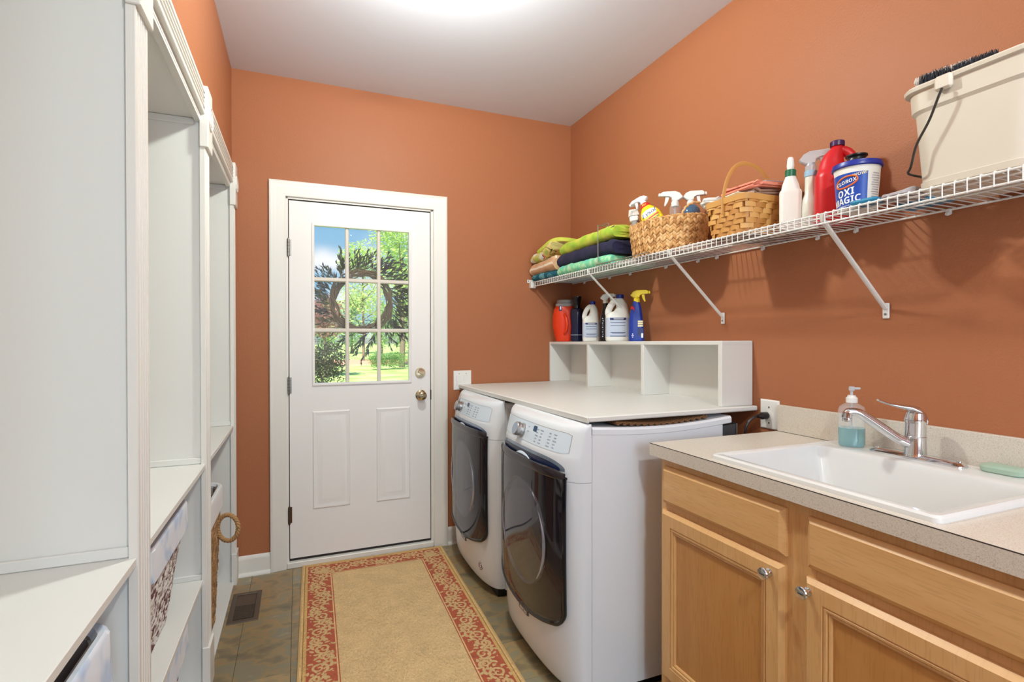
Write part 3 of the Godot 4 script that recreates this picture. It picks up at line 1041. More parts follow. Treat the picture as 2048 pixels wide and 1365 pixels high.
func machine(called: String, label: String, at: Vector3, washer: bool) -> void:
	var t := thing(called, label, "washer" if washer else "dryer", at)
	put("cabinet", bx(Vector3(-0.2965, 0.035, -0.339), Vector3(0.30, 0.958, 0.339), 0.003), "white_enamel", t)
	put("base", bx(Vector3(-0.33, 0.0, -0.32), Vector3(0.28, 0.05, 0.32)), "black_plastic", t)
	# lower front with an opening behind the door
	var b := MB.new()
	var ys := [0.045, 0.06, 0.09, 0.12, 0.18, 0.25, 0.30]
	for k in 14: ys.append(0.33 + 0.03 * k)
	ys.append_array([0.75, 0.788])
	var rings := front_rings(ys, -0.2992)
	for k in rings.size() - 1:
		var n: int = rings[k].size()
		for i in n:
			var j := (i + 1) % n
			var mid: Vector3 = (rings[k][i] + rings[k + 1][j]) * 0.5
			if mid.x < -0.33 and Vector2(mid.y - 0.53, mid.z).length() < 0.205: continue
			b.quad(rings[k][i], rings[k][j], rings[k + 1][j], rings[k + 1][i])
	b.cap(rings[0], true)
	b.cap(rings[-1], false)
	put("front_panel", b, "white_enamel", t)
	put("console", MB.new().loft(front_rings([0.7895 - (0.004 if not washer else -0.006), 0.80, 0.815, 0.83, 0.85, 0.866, 0.871, 0.90, 0.93, 0.955, 0.967, 0.978, 0.986, 0.990], -0.2992)), "white_enamel", t, Vector3(0, 0.004 if not washer else -0.006, 0), 30.0)
	var up := 0.004 if not washer else -0.006
	# lid: its rim sags a little between front and back
	var lr := []
	for k in 15:
		var x := lerpf(-0.2965, 0.34, k / 14.0)
		var sag := -0.016 * sin(PI * k / 14.0) + 0.004 * (k / 14.0)
		var r := PackedVector3Array()
		for q in [[0.336, 0.950], [0.3415, 0.954], [0.3415, 0.972], [0.335, 0.980], [-0.335, 0.980], [-0.3415, 0.972], [-0.3415, 0.954], [-0.336, 0.950]]:
			r.append(Vector3(x, q[1] + sag + up, q[0]))
		r.reverse()
		lr.append(r)
	put("lid", MB.new().loft(lr), "white_enamel", t)
	# door
	var gl := []
	var rim := PackedVector3Array()
	for i in 49:
		var tt := 0.872 * sin(PI * 0.5 * (i / 24.0 - 1.0))
		var col := PackedVector3Array()
		for k in 19:
			col.append(front_at(tt, lerpf(minf(door_low(tt), 0.7), 0.802, k / 18.0), 0.016))
		gl.append(col)
		rim.append(col[0] + Vector3(0.004, 0, 0))
	put("door_glass", MB.new().grid(rev(gl)), "tinted_glass", t)
	for k in range(1, 19): rim.append(gl[48][k] + Vector3(0.004, 0, 0))
	var left := []
	for k in range(18, 0, -1): left.append(gl[0][k] + Vector3(0.004, 0, 0))
	var whole := PackedVector3Array(left)
	whole.append_array(rim)
	put("door_rim", MB.new().tube(whole, 0.0085, 8), "black_gloss", t)
	# dark inner door behind the glass, ring shaped round the bowl
	var inner := MB.new()
	for i in 64:
		var a0 := TAU * i / 64.0
		var a1 := TAU * (i + 1) / 64.0
		var edge := func(a: float, f: float) -> Vector3:
			var d := Vector2(cos(a), sin(a))
			var R := 0.209
			while R < 0.42:
				var w := d * R
				if absf(w.x) > 0.278 or 0.53 + w.y > 0.79 or 0.53 + w.y < door_low(w.x / 0.34) + 0.010: break
				R += 0.002
			var q := (d * 0.208).lerp(d * R, f)
			return front_at(q.x / 0.34, 0.53 + q.y, 0.006)
		for f in 4:
			inner.quad(edge.call(a0, f / 4.0), edge.call(a0, (f + 1) / 4.0), edge.call(a1, (f + 1) / 4.0), edge.call(a1, f / 4.0))
	put("inner_door", inner, "door_liner", t)
	var bowl := Transform3D(Basis(Vector3.BACK, -PI / 2), Vector3(-0.298, 0.53, 0))     # height runs towards +x
	put("door_bowl", MB.new().lathe([Vector2(0.212, -0.118), Vector2(0.208, -0.124), Vector2(0.200, -0.122), Vector2(0.186, -0.09), Vector2(0.176, -0.05), Vector2(0.150, -0.012), Vector2(0.10, -0.002), Vector2(0.0, 0.0)], 48, bowl), "drum_grey", t)
	put("bowl_ring", MB.new().add(ring_tube(0.203, 0.0045), Transform3D(Basis(Vector3.BACK, -PI / 2), Vector3(-0.421, 0.53, 0))), "drum_grey", t)
	# handle: a dark bar across the top of the door with a pocket behind it
	var bar := []
	for i in 41:
		var tt := 0.882 * sin(PI * 0.5 * (i / 20.0 - 1.0))
		var p0 := front_at(tt, 0.800, 0.0)
		var r := PackedVector3Array()
		for q in [[0.004, -0.006], [0.017, -0.005], [0.021, 0.0], [0.022, 0.016], [0.019, 0.028], [0.015, 0.031], [0.012, 0.027], [0.013, 0.012], [0.004, 0.006]]:
			r.append(Vector3(p0.x - q[0], p0.y + q[1] * (1.0 - 0.35 * pow(absf(tt) / 0.882, 10.0)), p0.z))
		bar.append(r)
	put("door_handle", MB.new().loft(bar), "handle_dark", t)
	for pocket in 2:      # a silver recess above the bar and inside it the pocket shade, painted as a dark sheet
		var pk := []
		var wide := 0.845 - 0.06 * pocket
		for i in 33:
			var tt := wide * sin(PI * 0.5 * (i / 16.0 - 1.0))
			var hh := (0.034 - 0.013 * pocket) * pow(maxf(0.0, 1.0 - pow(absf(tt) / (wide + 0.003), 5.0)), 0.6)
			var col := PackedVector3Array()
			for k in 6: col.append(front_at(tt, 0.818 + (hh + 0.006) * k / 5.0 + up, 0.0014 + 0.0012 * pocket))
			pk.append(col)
		put(["handle_recess", "painted_slot_shade"][pocket], MB.new().grid(rev(pk)), ["recess_silver", "pocket_shade"][pocket], t)
	var grip := []
	for i in 17:
		var tt := -0.20 + 0.40 * i / 16.0
		var hh := 0.016 * (1.0 - pow(absf(tt) / 0.2, 2.0))
		var col := PackedVector3Array()
		for k in 4: col.append(front_at(tt, 0.822 + hh * k / 3.0 + up, 0.004 + 0.004 * sin(PI * k / 3.0)))
		grip.append(col)
	put("handle_grip", MB.new().grid(rev(grip)), "panel_silver", t)
	# control panel
	var t0 := -0.60 if washer else -0.865
	plate(t, "control_panel", t0, 0.865, 0.879, 0.952, 0.0012, "panel_silver", up)
	if washer: plate(t, "drawer_front", -0.955, -0.63, 0.869, 0.954, 0.0016, "panel_silver", up)
	var kz := -0.11 if washer else -0.06
	var kt := kz / 0.34
	var base := front_at(kt, 0.911, 0.001) + Vector3(0, up, 0)
	var axis := Transform3D(Basis(Vector3.BACK, PI / 2 - 0.364), base)
	var kn := put("dial", MB.new().lathe([Vector2(0.031, 0.0), Vector2(0.031, 0.004), Vector2(0.0275, 0.006), Vector2(0.0265, 0.020), Vector2(0.028, 0.022), Vector2(0.028, 0.034), Vector2(0.025, 0.037), Vector2(0.0, 0.0365)], 40, axis), "brushed_steel", t)
	put("dial_ring", MB.new().lathe([Vector2(0.0282, 0.0205), Vector2(0.0292, 0.0215), Vector2(0.0282, 0.0225)], 40, axis), "chrome", kn)
	plate(t, "display", kt + 0.28, kt + 0.375, 0.924, 0.945, 0.0022, "lcd", up)
	# printing on the panel: rows of small words and lamps
	var pr := MB.new()
	var wl := ["Normal", "Heavy", "Delicates", "Quick", "Bulky", "Rapid"]
	for c in 4:
		for r in 5:
			var tt: float = kt + 0.40 + 0.105 * c + (0.08 if c > 1 else 0.0)
			var yy := 0.936 - 0.0115 * r
			if tt > 0.82: continue
			pr.add(words(wl[(r + 2 * c) % 6], 0.0042, func(v): return front_at(tt + v.x / 0.34, yy + v.y, 0.0021 + maxf(v.z, 0.0)) + Vector3(0, up, 0), false))
	for r in 4:
		pr.add(words("Start" if r == 0 else "Temp", 0.004, func(v): return front_at(kt + (0.16 if r < 2 else -0.17) + v.x / 0.34, 0.934 - 0.017 * (r % 2) - 0.02 * float(r / 2) + v.y, 0.0021 + maxf(v.z, 0.0)) + Vector3(0, up, 0), false))
	put("panel_print", pr, "print_grey", t)
	# badge with the maker's word
	put("badge", MB.new().box(front_at(0.0, 0.203, 0.002), Vector3(0.006, 0.022, 0.088), 0.002), "steel_badge", t)
	put("badge_lettering", words("MAYTAG", 0.0105, func(v): return Vector3(front_at(0, 0.203).x - 0.0052 - v.z, 0.203 + v.y, v.x * 1.15)), "white_print", t)
	if washer:
		var sp := front_at(0.66, 0.128, 0.0)
		var st := Transform3D(Basis(Vector3.UP, 0.33) * Basis(Vector3.BACK, PI / 2), sp)
		var sk := put("round_sticker", MB.new().lathe([Vector2(0.019, 0.0), Vector2(0.019, 0.002), Vector2(0.0, 0.002)], 24, st), "sticker_brown", t)
		put("sticker_ring", MB.new().add(ring_tube(0.015, 0.001), st * Transform3D(Basis(), Vector3(0, 0.0022, 0))), "white_print", sk)
		put("sticker_print", words("S", 0.017, func(v): return st * Vector3(v.y, 0.0024 + v.z, v.x)), "white_print", sk)
		put("drawer_print", words("HE 4.5", 0.006, func(v): return front_at(-0.80 + v.x / 0.34, 0.944 + v.y, 0.0026 + maxf(v.z, 0.0)) + Vector3(0, up, 0)), "print_grey", t)


func ring_tube(r: float, w: float) -> MB:
	return MB.new().tube(arc(Vector3.ZERO, Vector3(r, 0, 0), Vector3(0, 0, -r), 0.0, TAU * 63.0 / 64.0, 63), w, 8, true)


func plate(parent: Node3D, called: String, ta: float, tb: float, y0: float, y1: float, off: float, m: String, up: float) -> void:
	var cols := []
	var n := 24
	for i in n + 1:
		var tt := lerpf(ta, tb, float(i) / n)
		var e := minf(float(i), float(n - i)) / n * (tb - ta) * 0.34     # metres from the nearer end
		var cut := 0.006 - sqrt(maxf(0.0, 0.000036 - pow(maxf(0.0, 0.006 - e), 2.0))) if e < 0.006 else 0.0
		var col := PackedVector3Array()
		for k in 7: col.append(front_at(tt, lerpf(y0 + cut, y1 - cut, k / 6.0), off) + Vector3(0, up, 0))
		cols.append(col)
	var b := MB.new().grid(rev(cols))
	var edge := PackedVector3Array()
	for k in cols.size(): edge.append(cols[k][6])
	for k in range(6, -1, -1): edge.append(cols[-1][k])
	var o := put(called, b, m, parent)
	put("panel_outline", MB.new().tube(edge, 0.0007, 5), "lid_grey", o)


func rev(a: Array) -> Array:
	var b := a.duplicate()
	b.reverse()
	return b


# ---------------------------------------------------------------- worktop and cubby over the machines
func lean(v: Vector3) -> Vector3: return v + Vector3(0, 0.0098 * v.z, 0)    # the worktop runs slightly uphill towards the camera


func worktop_and_cubby() -> void:
	var t := thing("worktop", "white painted worktop board lying across the washer and dryer", "worktop", Vector3(1.34, 0.98, 0.8))
	var o := -t.position
	put("board", MB.new().span(Vector3(0.945, 0.984, 0.006), Vector3(1.741, 1.0035, 1.592), 0.004).warp(lean), "white_paint", t, o)
	put("edge_strip", MB.new().span(Vector3(0.938, 0.981, 0.006), Vector3(0.947, 1.0037, 1.594), 0.003).warp(lean), "white_paint", t, o)
	var c := thing("cubby_shelf", "white three compartment cubby shelf standing on the worktop against the right wall", "shelf unit", Vector3(1.66, 1.004, 0.785))
	o = -c.position
	var x0 := 1.574
	put("top", MB.new().span(Vector3(x0, 1.2525, 0.004), Vector3(1.741, 1.2705, 1.566), 0.003).warp(lean), "white_paint", c, o)
	put("back", MB.new().span(Vector3(1.731, 1.0036, 0.008), Vector3(1.741, 1.26, 1.56)).warp(lean), "white_paint", c, o)
	for z in [[0.004, 0.022], [0.501, 0.524], [1.028, 1.051], [1.544, 1.5652]]:
		put("upright", MB.new().span(Vector3(x0 + 0.0005, 1.0036, z[0]), Vector3(1.741, 1.2685, z[1]), 0.002).warp(lean), "white_paint", c, o)
	# woven mat sagging between the worktop and the dryer lid
	var mt := thing("woven_mat", "brown woven mat wedged between the dryer lid and the worktop", "mat", Vector3(1.27, 0.985, 1.40))
	var rows := []
	var b := MB.new()
	for k in 15:
		var x := -0.20 + 0.40 * k / 14.0
		var sag := -0.014 * sin(PI * (k + 1) / 16.0)
		b.add(MB.new().tube(PackedVector3Array([Vector3(x, sag + 0.004, -0.17), Vector3(x, sag + 0.004, 0.188)]), 0.0085, 6, false, 1.0, 0.6))
	for j in 60:
		var z := -0.165 + 0.352 * j / 59.0
		var pth := PackedVector3Array()
		for k in 31:
			var x := -0.21 + 0.42 * k / 30.0
			pth.append(Vector3(x, -0.014 * sin(PI * clampf((x + 0.2) / 0.4, 0, 1)) + 0.005 + (0.003 if (k + j) % 2 else -0.003), z))
		b.tube(pth, 0.0030, 4)
	put("weave", b, "seagrass_1", mt)


# ---------------------------------------------------------------- bottles
func prism(poly: Array, w: float, inset := 0.002) -> MB:     # an outline in the xy plane, counter-clockwise, thick along z
	var c := Vector2.ZERO
	for q in poly: c += q
	c /= poly.size()
	var rings := []
	for k in [[-w / 2, 1], [-w / 2 + inset, 0], [w / 2 - inset, 0], [w / 2, 1]]:
		var r := PackedVector3Array()
		for q in poly:
			var v: Vector2 = q
			if k[1]: v -= (v - c).normalized() * inset
			r.append(Vector3(v.x, v.y, k[0]))
		rings.append(r)
	return MB.new().loft(rings)


func oval(rows: Array, n := 28) -> MB:      # rows of [y, half width x, half depth z, (x offset)]
	var rings := []
	for q in rows:
		var r := PackedVector3Array()
		for i in n:
			var a := -TAU * i / n
			r.append(Vector3(q[1] * cos(a) + (q[3] if q.size() > 3 else 0.0), q[0], q[2] * sin(a)))
		rings.append(r)
	return MB.new().loft(rings)


func screw_cap(parent: Node3D, at: Vector3, r: float, h: float, m: String) -> void:
	var cap := MB.new().lathe([Vector2(r, 0), Vector2(r, h - 0.002), Vector2(r - 0.002, h), Vector2(0, h)], 24)
	for i in 24:
		var a := TAU * i / 24.0
		cap.add(MB.new().box(Vector3(r, h * 0.48, 0), Vector3(0.001, h * 0.8, 0.0018)), Transform3D(Basis(Vector3.UP, a), Vector3.ZERO))
	put("cap", cap, m, parent, at)


func spray_head(parent: Node3D, at: Vector3, m: String, trig: String, s := 1.0, dir := 1.0) -> void:
	# trigger head over a collar; dir 1 points the nozzle along +x
	var X := Transform3D(Basis.from_scale(Vector3(s * dir, s, s)), Vector3.ZERO)
	var h := MB.new()
	h.add(MB.new().lathe([Vector2(0.0165, 0), Vector2(0.0165, 0.018), Vector2(0.014, 0.020), Vector2(0.0125, 0.030)], 20), X)
	h.add(prism([Vector2(-0.014, 0.024), Vector2(0.013, 0.024), Vector2(0.016, 0.036), Vector2(0.030, 0.044), Vector2(0.060, 0.046), Vector2(0.062, 0.058), Vector2(0.050, 0.066), Vector2(-0.002, 0.066), Vector2(-0.020, 0.058), Vector2(-0.034, 0.040), Vector2(-0.030, 0.034)], 0.024, 0.004), X)
	put("spray_head", h, m, parent, at)
	var g := MB.new().add(prism([Vector2(0.024, 0.042), Vector2(0.029, 0.022), Vector2(0.041, 0.002), Vector2(0.046, 0.004), Vector2(0.043, 0.024), Vector2(0.040, 0.045)], 0.013, 0.002), X)
	put("trigger", g, trig, parent, at)
	put("nozzle", MB.new().add(MB.new().lathe([Vector2(0.0085, 0), Vector2(0.0085, 0.008), Vector2(0.003, 0.009), Vector2(0.0, 0.009)], 12, Transform3D(Basis(Vector3.BACK, -PI / 2), Vector3(0.061, 0.0525, 0))), X), trig, parent, at)


func bars(parent: Node3D, m: String, list: Array, called := "print") -> void:      # flat printed bars: [x, y, z, w, h]
	var b := MB.new()
	for q in list: b.box(Vector3(q[0], q[1], q[2]), Vector3(q[3], q[4], 0.0008))
	put(called, b, m, parent)


func handled_jug(t: Node3D, w: float, d: float, h: float, lab: Array) -> void:
	# a bleach jug: body, shoulder running up to the neck on the right, a handle with a real hole on the left
	var nx := w * 0.10
	var b := rr_loft([[0.0, w * 0.90, d * 0.88, 0.02], [0.006, w * 0.98, d * 0.97, 0.024], [0.02, w, d, 0.026], [h * 0.50, w, d, 0.028], [h * 0.54, w * 0.985, d * 0.97, 0.028], [h * 0.60, w * 0.92, d * 0.86, 0.030, w * 0.02], [h * 0.645, w * 0.62, d * 0.74, 0.028, w * 0.16], [h * 0.72, w * 0.50, d * 0.66, 0.026, w * 0.20], [h * 0.80, w * 0.46, d * 0.58, 0.022, w * 0.17], [h * 0.87, w * 0.38, d * 0.46, 0.018, w * 0.12], [h * 0.90, w * 0.30, d * 0.36, 0.015, nx], [h * 0.93, w * 0.29, d * 0.34, 0.0145, nx]], 7)
	b.add(MB.new().tube(smooth([Vector3(-w * 0.36, h * 0.55, 0), Vector3(-w * 0.385, h * 0.63, 0), Vector3(-w * 0.30, h * 0.745, 0), Vector3(-w * 0.14, h * 0.845, 0), Vector3(nx, h * 0.895, 0)], 5), w * 0.115, 10, false, 0.95, 1.25))
	put("body", b, "bleach_white", t, Vector3.ZERO, 60.0)
	screw_cap(t, Vector3(nx, h * 0.915, 0), w * 0.165, h * 0.085, "cap_blue")
	var y0: float = h * lab[0]
	var y1: float = h * lab[1]
	put("label_band", rr_loft([[y0, w + 0.0012, d + 0.0012, 0.0265], [y1, w + 0.0012, d + 0.0012, 0.0265]], 7), "label_pale", t)
	var z := d / 2 + 0.001
	var hh := y1 - y0
	bars(t, "label_navy", [[0, y1 - hh * 0.06, z, w * 0.66, hh * 0.12], [0, y0 + hh * 0.03, z, w * 0.66, hh * 0.03], [0, y0 + hh * 0.22, z, w * 0.62, hh * 0.025], [0, y0 + hh * 0.17, z, w * 0.50, hh * 0.02], [0, y1 - hh * 0.26, z, w * 0.62, hh * 0.025], [0, y1 - hh * 0.42, z, w * 0.62, hh * 0.02]], "label_print")
	bars(t, "white_print", [[w * 0.03, y1 - hh * 0.045, z + 0.0006, w * 0.44, hh * 0.018], [w * 0.03, y1 - hh * 0.08, z + 0.0006, w * 0.40, hh * 0.018]], "label_lines")


func cubby_bottles() -> void:
	var G := "cleaning bottles on the cubby shelf"
	var y := func(z: float) -> float: return 1.2708 + 0.0098 * z
	# orange tub with grey lid
	var t := thing("detergent_tub", "orange plastic detergent tub with grey lid at far end of cubby top", "detergent tub", Vector3(1.643, y.call(0.112), 0.112), -0.50, G)
	var body := rr_loft([[0.0, 0.122, 0.108, 0.05], [0.008, 0.132, 0.118, 0.055], [0.05, 0.154, 0.132, 0.06], [0.11, 0.172, 0.142, 0.065], [0.17, 0.170, 0.140, 0.064], [0.21, 0.156, 0.132, 0.06], [0.232, 0.136, 0.122, 0.058], [0.24, 0.126, 0.116, 0.057]], 8)
	put("body", body, "orange_plastic", t, Vector3.ZERO, 60)
	put("lid", rr_loft([[0.232, 0.130, 0.126, 0.060], [0.238, 0.134, 0.130, 0.062], [0.250, 0.134, 0.130, 0.062], [0.256, 0.118, 0.116, 0.056], [0.272, 0.116, 0.114, 0.055], [0.276, 0.108, 0.106, 0.052]], 8), "lid_grey", t)
	put("grip", MB.new().tube(smooth([Vector3(-0.008, 0.050, 0.058), Vector3(0.004, 0.072, 0.084), Vector3(0.010, 0.115, 0.094), Vector3(0.004, 0.158, 0.084), Vector3(-0.010, 0.180, 0.058)], 5), 0.0105, 10), "orange_plastic", t, Vector3.ZERO, 60)
	put("grip_recess", MB.new().lathe([Vector2(0.0, 0.0), Vector2(0.012, 0.02), Vector2(0.016, 0.05), Vector2(0.012, 0.08), Vector2(0.0, 0.1)], 12, Transform3D(Basis.from_scale(Vector3(1, 1, 0.35)), Vector3(0.004, 0.068, 0.066))), "orange_plastic", t)
	put("latch", MB.new().box(Vector3(-0.032, 0.218, 0.061), Vector3(0.020, 0.036, 0.008), 0.003, Basis(Vector3.RIGHT, -0.2)), "label_navy", t)
	put("latch_mark", MB.new().box(Vector3(-0.032, 0.221, 0.0655), Vector3(0.009, 0.022, 0.003), 0.001, Basis(Vector3.RIGHT, -0.2)), "white_print", t)
	# dark blue softener bottle with flared cap
	t = thing("softener_bottle", "dark navy waisted bottle with a flared black cap beside the orange tub", "bottle", Vector3(1.660, y.call(0.232), 0.232), -0.50, G)
	put("body", oval([[0.0, 0.036, 0.028], [0.008, 0.040, 0.031], [0.04, 0.0405, 0.032], [0.10, 0.036, 0.029], [0.15, 0.041, 0.031], [0.185, 0.043, 0.032], [0.208, 0.040, 0.030], [0.214, 0.026, 0.024]]), "navy_gloss", t, Vector3.ZERO, 60)
	put("cap", oval([[0.208, 0.020, 0.018], [0.225, 0.021, 0.019], [0.25, 0.024, 0.021], [0.285, 0.030, 0.026], [0.29, 0.030, 0.026], [0.288, 0.026, 0.022], [0.27, 0.022, 0.018]]), "black_gloss", t)
	put("label_line", oval([[0.042, 0.0409, 0.0324], [0.0445, 0.0409, 0.0324]]), "label_pale", t)
	# two bleach jugs
	t = thing("bleach_jug", "smaller white bleach jug with a blue cap and loop handle", "jug", Vector3(1.658, y.call(0.410), 0.410), -0.50, G)
	handled_jug(t, 0.102, 0.082, 0.247, [0.105, 0.46])
	t = thing("bleach_jug", "larger white bleach jug with blue cap between black and blue spray bottles", "jug", Vector3(1.655, y.call(0.702), 0.702), -0.52, G)
	handled_jug(t, 0.131, 0.10, 0.262, [0.10, 0.50])
	# dark spray bottle with white head
	t = thing("spray_bottle", "slim black spray bottle with a white trigger head between two bleach jugs", "spray bottle", Vector3(1.672, y.call(0.553), 0.553), -0.50, G)
	put("body", oval([[0.0, 0.030, 0.022], [0.006, 0.034, 0.026], [0.10, 0.034, 0.027], [0.15, 0.028, 0.023], [0.19, 0.019, 0.018], [0.222, 0.0165, 0.0165], [0.226, 0.014, 0.014]]), "black_gloss", t, Vector3.ZERO, 60)
	var dots := []
	for k in 9: dots.append([-0.018 + 0.003 * (k % 2), 0.03 + 0.013 * k, 0.0235, 0.006, 0.007])
	bars(t, "label_pale", dots, "label_print")
	spray_head(t, Vector3(0, 0.220, 0), "white_plastic", "white_plastic", 0.92, 1.0)
	# blue spray with yellow head
	t = thing("spray_bottle", "bright blue spray bottle with yellow trigger head at the near end of the row", "spray bottle", Vector3(1.655, y.call(0.880), 0.880), -0.52, G)
	put("body", rr_loft([[0.0, 0.072, 0.046, 0.018], [0.006, 0.080, 0.052, 0.020], [0.06, 0.078, 0.050, 0.020], [0.11, 0.072, 0.046, 0.020, -0.002], [0.15, 0.062, 0.040, 0.019, -0.002], [0.18, 0.050, 0.036, 0.017], [0.205, 0.036, 0.032, 0.016], [0.212, 0.030, 0.030, 0.0149]], 7), "spray_blue", t, Vector3.ZERO, 60)
	spray_head(t, Vector3(0.002, 0.206, 0), "spray_yellow", "spray_yellow", 0.98, 1.0)
	put("red_mark", MB.new().lathe([Vector2(0.013, 0), Vector2(0.013, 0.001), Vector2(0, 0.001)], 20, Transform3D(Basis(Vector3.BACK, 0.18) * Basis(Vector3.UP, -0.9) * Basis(Vector3.RIGHT, PI / 2), Vector3(-0.021, 0.172, 0.0135))), "label_red", t)
	bars(t, "label_cream", [[0.018, 0.104, 0.0236, 0.026, 0.009], [0.018, 0.093, 0.0242, 0.026, 0.009], [0.018, 0.081, 0.0246, 0.026, 0.009]], "label_panel")
	bars(t, "label_navy", [[0.018, 0.045, 0.0252, 0.030, 0.046]], "label_back")
	bars(t, "white_print", [[0.027, 0.030, 0.0262, 0.010, 0.024], [-0.022, 0.038, 0.0256, 0.005, 0.005], [-0.025, 0.030, 0.0257, 0.005, 0.005], [-0.019, 0.030, 0.0257, 0.005, 0.005], [-0.022, 0.022, 0.0258, 0.005, 0.005]], "label_print")


# ---------------------------------------------------------------- wire shelf
const DY := 1.6725      # what stands on the wires


func wire_shelf() -> void:
	var t := thing("wire_shelf", "long white wire shelf on the right wall with three diagonal strut brackets", "wire shelf", Vector3(1.59, 1.65, 1.4))
	var o := -t.position
	var z0 := 0.050
	var z1 := 2.86
	var wire := MB.new().tube(PackedVector3Array([Vector3(1.7395, 1.6702, 0), Vector3(1.60, 1.6702, 0), Vector3(1.452, 1.6706, 0), Vector3(1.4455, 1.6712, 0), Vector3(1.4422, 1.669, 0), Vector3(1.4416, 1.663, 0), Vector3(1.4418, 1.636, 0)]), 0.0016, 6)
	var am := wire.mesh(60)
	var n := int((z1 - z0) / 0.0254)
	for k in n: put("wire", am, "wire_white", t, o + Vector3(0, 0, z0 + 0.0254 * k))
	for q in [[1.4455, 1.6668, 0.0030], [1.4442, 1.638, 0.0030], [1.490, 1.6662, 0.0026], [1.600, 1.6662, 0.0026], [1.7355, 1.6660, 0.0030]]:
		put("rod", MB.new().tube(PackedVector3Array([Vector3(q[0], q[1], z0 - 0.012), Vector3(q[0], q[1], z1)]), q[2], 8), "wire_white", t, o)
	for z in [0.735, 1.402, 2.096, 2.79]:
		var a := Vector3(1.450, 1.648, z)
		var b := Vector3(1.735, 1.392, z)
		var s := MB.new().tube(PackedVector3Array([a + Vector3(-0.004, 0.022, 0), a, a.lerp(b, 0.06), b]), 0.0085, 10, false, 1.0, 0.62)
		put("strut", s, "wire_white", t, o)
		var f := put("strut_foot", MB.new().box(Vector3(1.7385, 1.384, z), Vector3(0.006, 0.050, 0.021), 0.0025), "wire_white", t, o)
		put("screw", MB.new().lathe([Vector2(0.004, 0), Vector2(0.004, 0.0015), Vector2(0, 0.002)], 10, Transform3D(Basis(Vector3.BACK, PI / 2), Vector3(1.7356, 1.373, z))), "hinge_metal", f)
	for z in [0.20, 0.50, 0.71, 1.02, 1.25, 1.37, 1.62, 1.86, 2.0, 2.27, 2.55]:
		put("wall_clip", MB.new().box(Vector3(1.737, 1.661, z), Vector3(0.011, 0.018, 0.014), 0.003).add(MB.new().lathe([Vector2(0.006, 0), Vector2(0.006, 0.004), Vector2(0.003, 0.007), Vector2(0, 0.007)], 10, Transform3D(Basis(Vector3.BACK, PI / 2), Vector3(1.733, 1.655, z)))), "wire_white", t, o)
	put("end_bracket", MB.new().span(Vector3(1.428, 1.628, 0.001), Vector3(1.462, 1.672, 0.034), 0.003).span(Vector3(1.412, 1.664, 0.001), Vector3(1.47, 1.685, 0.006), 0.002), "wire_white", t, o)
	put("screw", MB.new().lathe([Vector2(0.004, 0), Vector2(0.004, 0.0015), Vector2(0, 0.002)], 10, Transform3D(Basis(Vector3.RIGHT, PI / 2), Vector3(1.420, 1.676, 0.006))), "hinge_metal", t, o)


# ---------------------------------------------------------------- folded towels
func towel(called: String, label: String, m: String, at: Vector3, d: float, L: float, h: float, turn: float, group: String, sd: int, lift = null, folds := 1) -> Node3D:
	# folded over a rounded front edge (towards -x); open edges at the back; length runs along z
	var t := thing(called, label, "towel", at, turn, group)
	var nz := noise(FastNoiseLite.TYPE_SIMPLEX_SMOOTH, 9.0, 3, sd)
	var rings := []
	var K := 34
	for k in K + 1:
		var f := float(k) / K
		var e := minf(f, 1.0 - f)
		var puff := 1.0 - 0.22 * pow(maxf(0.0, 1.0 - e / 0.06), 2.0)
		var z := (f - 0.5) * L
		var r := PackedVector3Array()
		var hh := h * puff
		var slot := hh * 0.045
		var nose := hh * 0.5
		for i in 12: r.append(Vector3(lerpf(-d / 2 + nose, d / 2, i / 11.0), 0, z))
		for s in folds:
			var y0: float = hh * (s + 1.0) / (folds + 1.0)
			r.append(Vector3(d / 2 + 0.004 * sin(s * 2.0), y0 - slot, z))
			for i in 6: r.append(Vector3(lerpf(d / 2, -d / 2 + nose * 1.2, i / 5.0), y0 - slot * (1.0 - i / 5.0) , z))
			for i in 6: r.append(Vector3(lerpf(-d / 2 + nose * 1.2, d / 2, i / 5.0), y0 + slot * i / 5.0 + 0.0004, z))
		r.append(Vector3(d / 2, hh, z))
		for i in 12: r.append(Vector3(lerpf(d / 2, -d / 2 + nose, i / 11.0), hh, z))
		for i in range(1, 9):
			var a := PI / 2 + PI * i / 9.0
			r.append(Vector3(-d / 2 + nose + nose * cos(a), hh * 0.5 + hh * 0.5 * sin(a), z))
		for i in r.size():
			var v := r[i]
			var up := v.y / h
			v.y += nz.get_noise_3d(v.x, v.y, v.z) * 0.010 * up
			v.x += nz.get_noise_3d(v.z, v.x + 5.0, v.y) * 0.008
			v.z += nz.get_noise_3d(v.y * 2.0 + 3.0, v.z, v.x) * 0.008
			if lift != null: v = lift.call(v)
			r[i] = v
		rings.append(r)
	put("cloth", MB.new().loft(rings), m, t, Vector3.ZERO, 50)
	return t


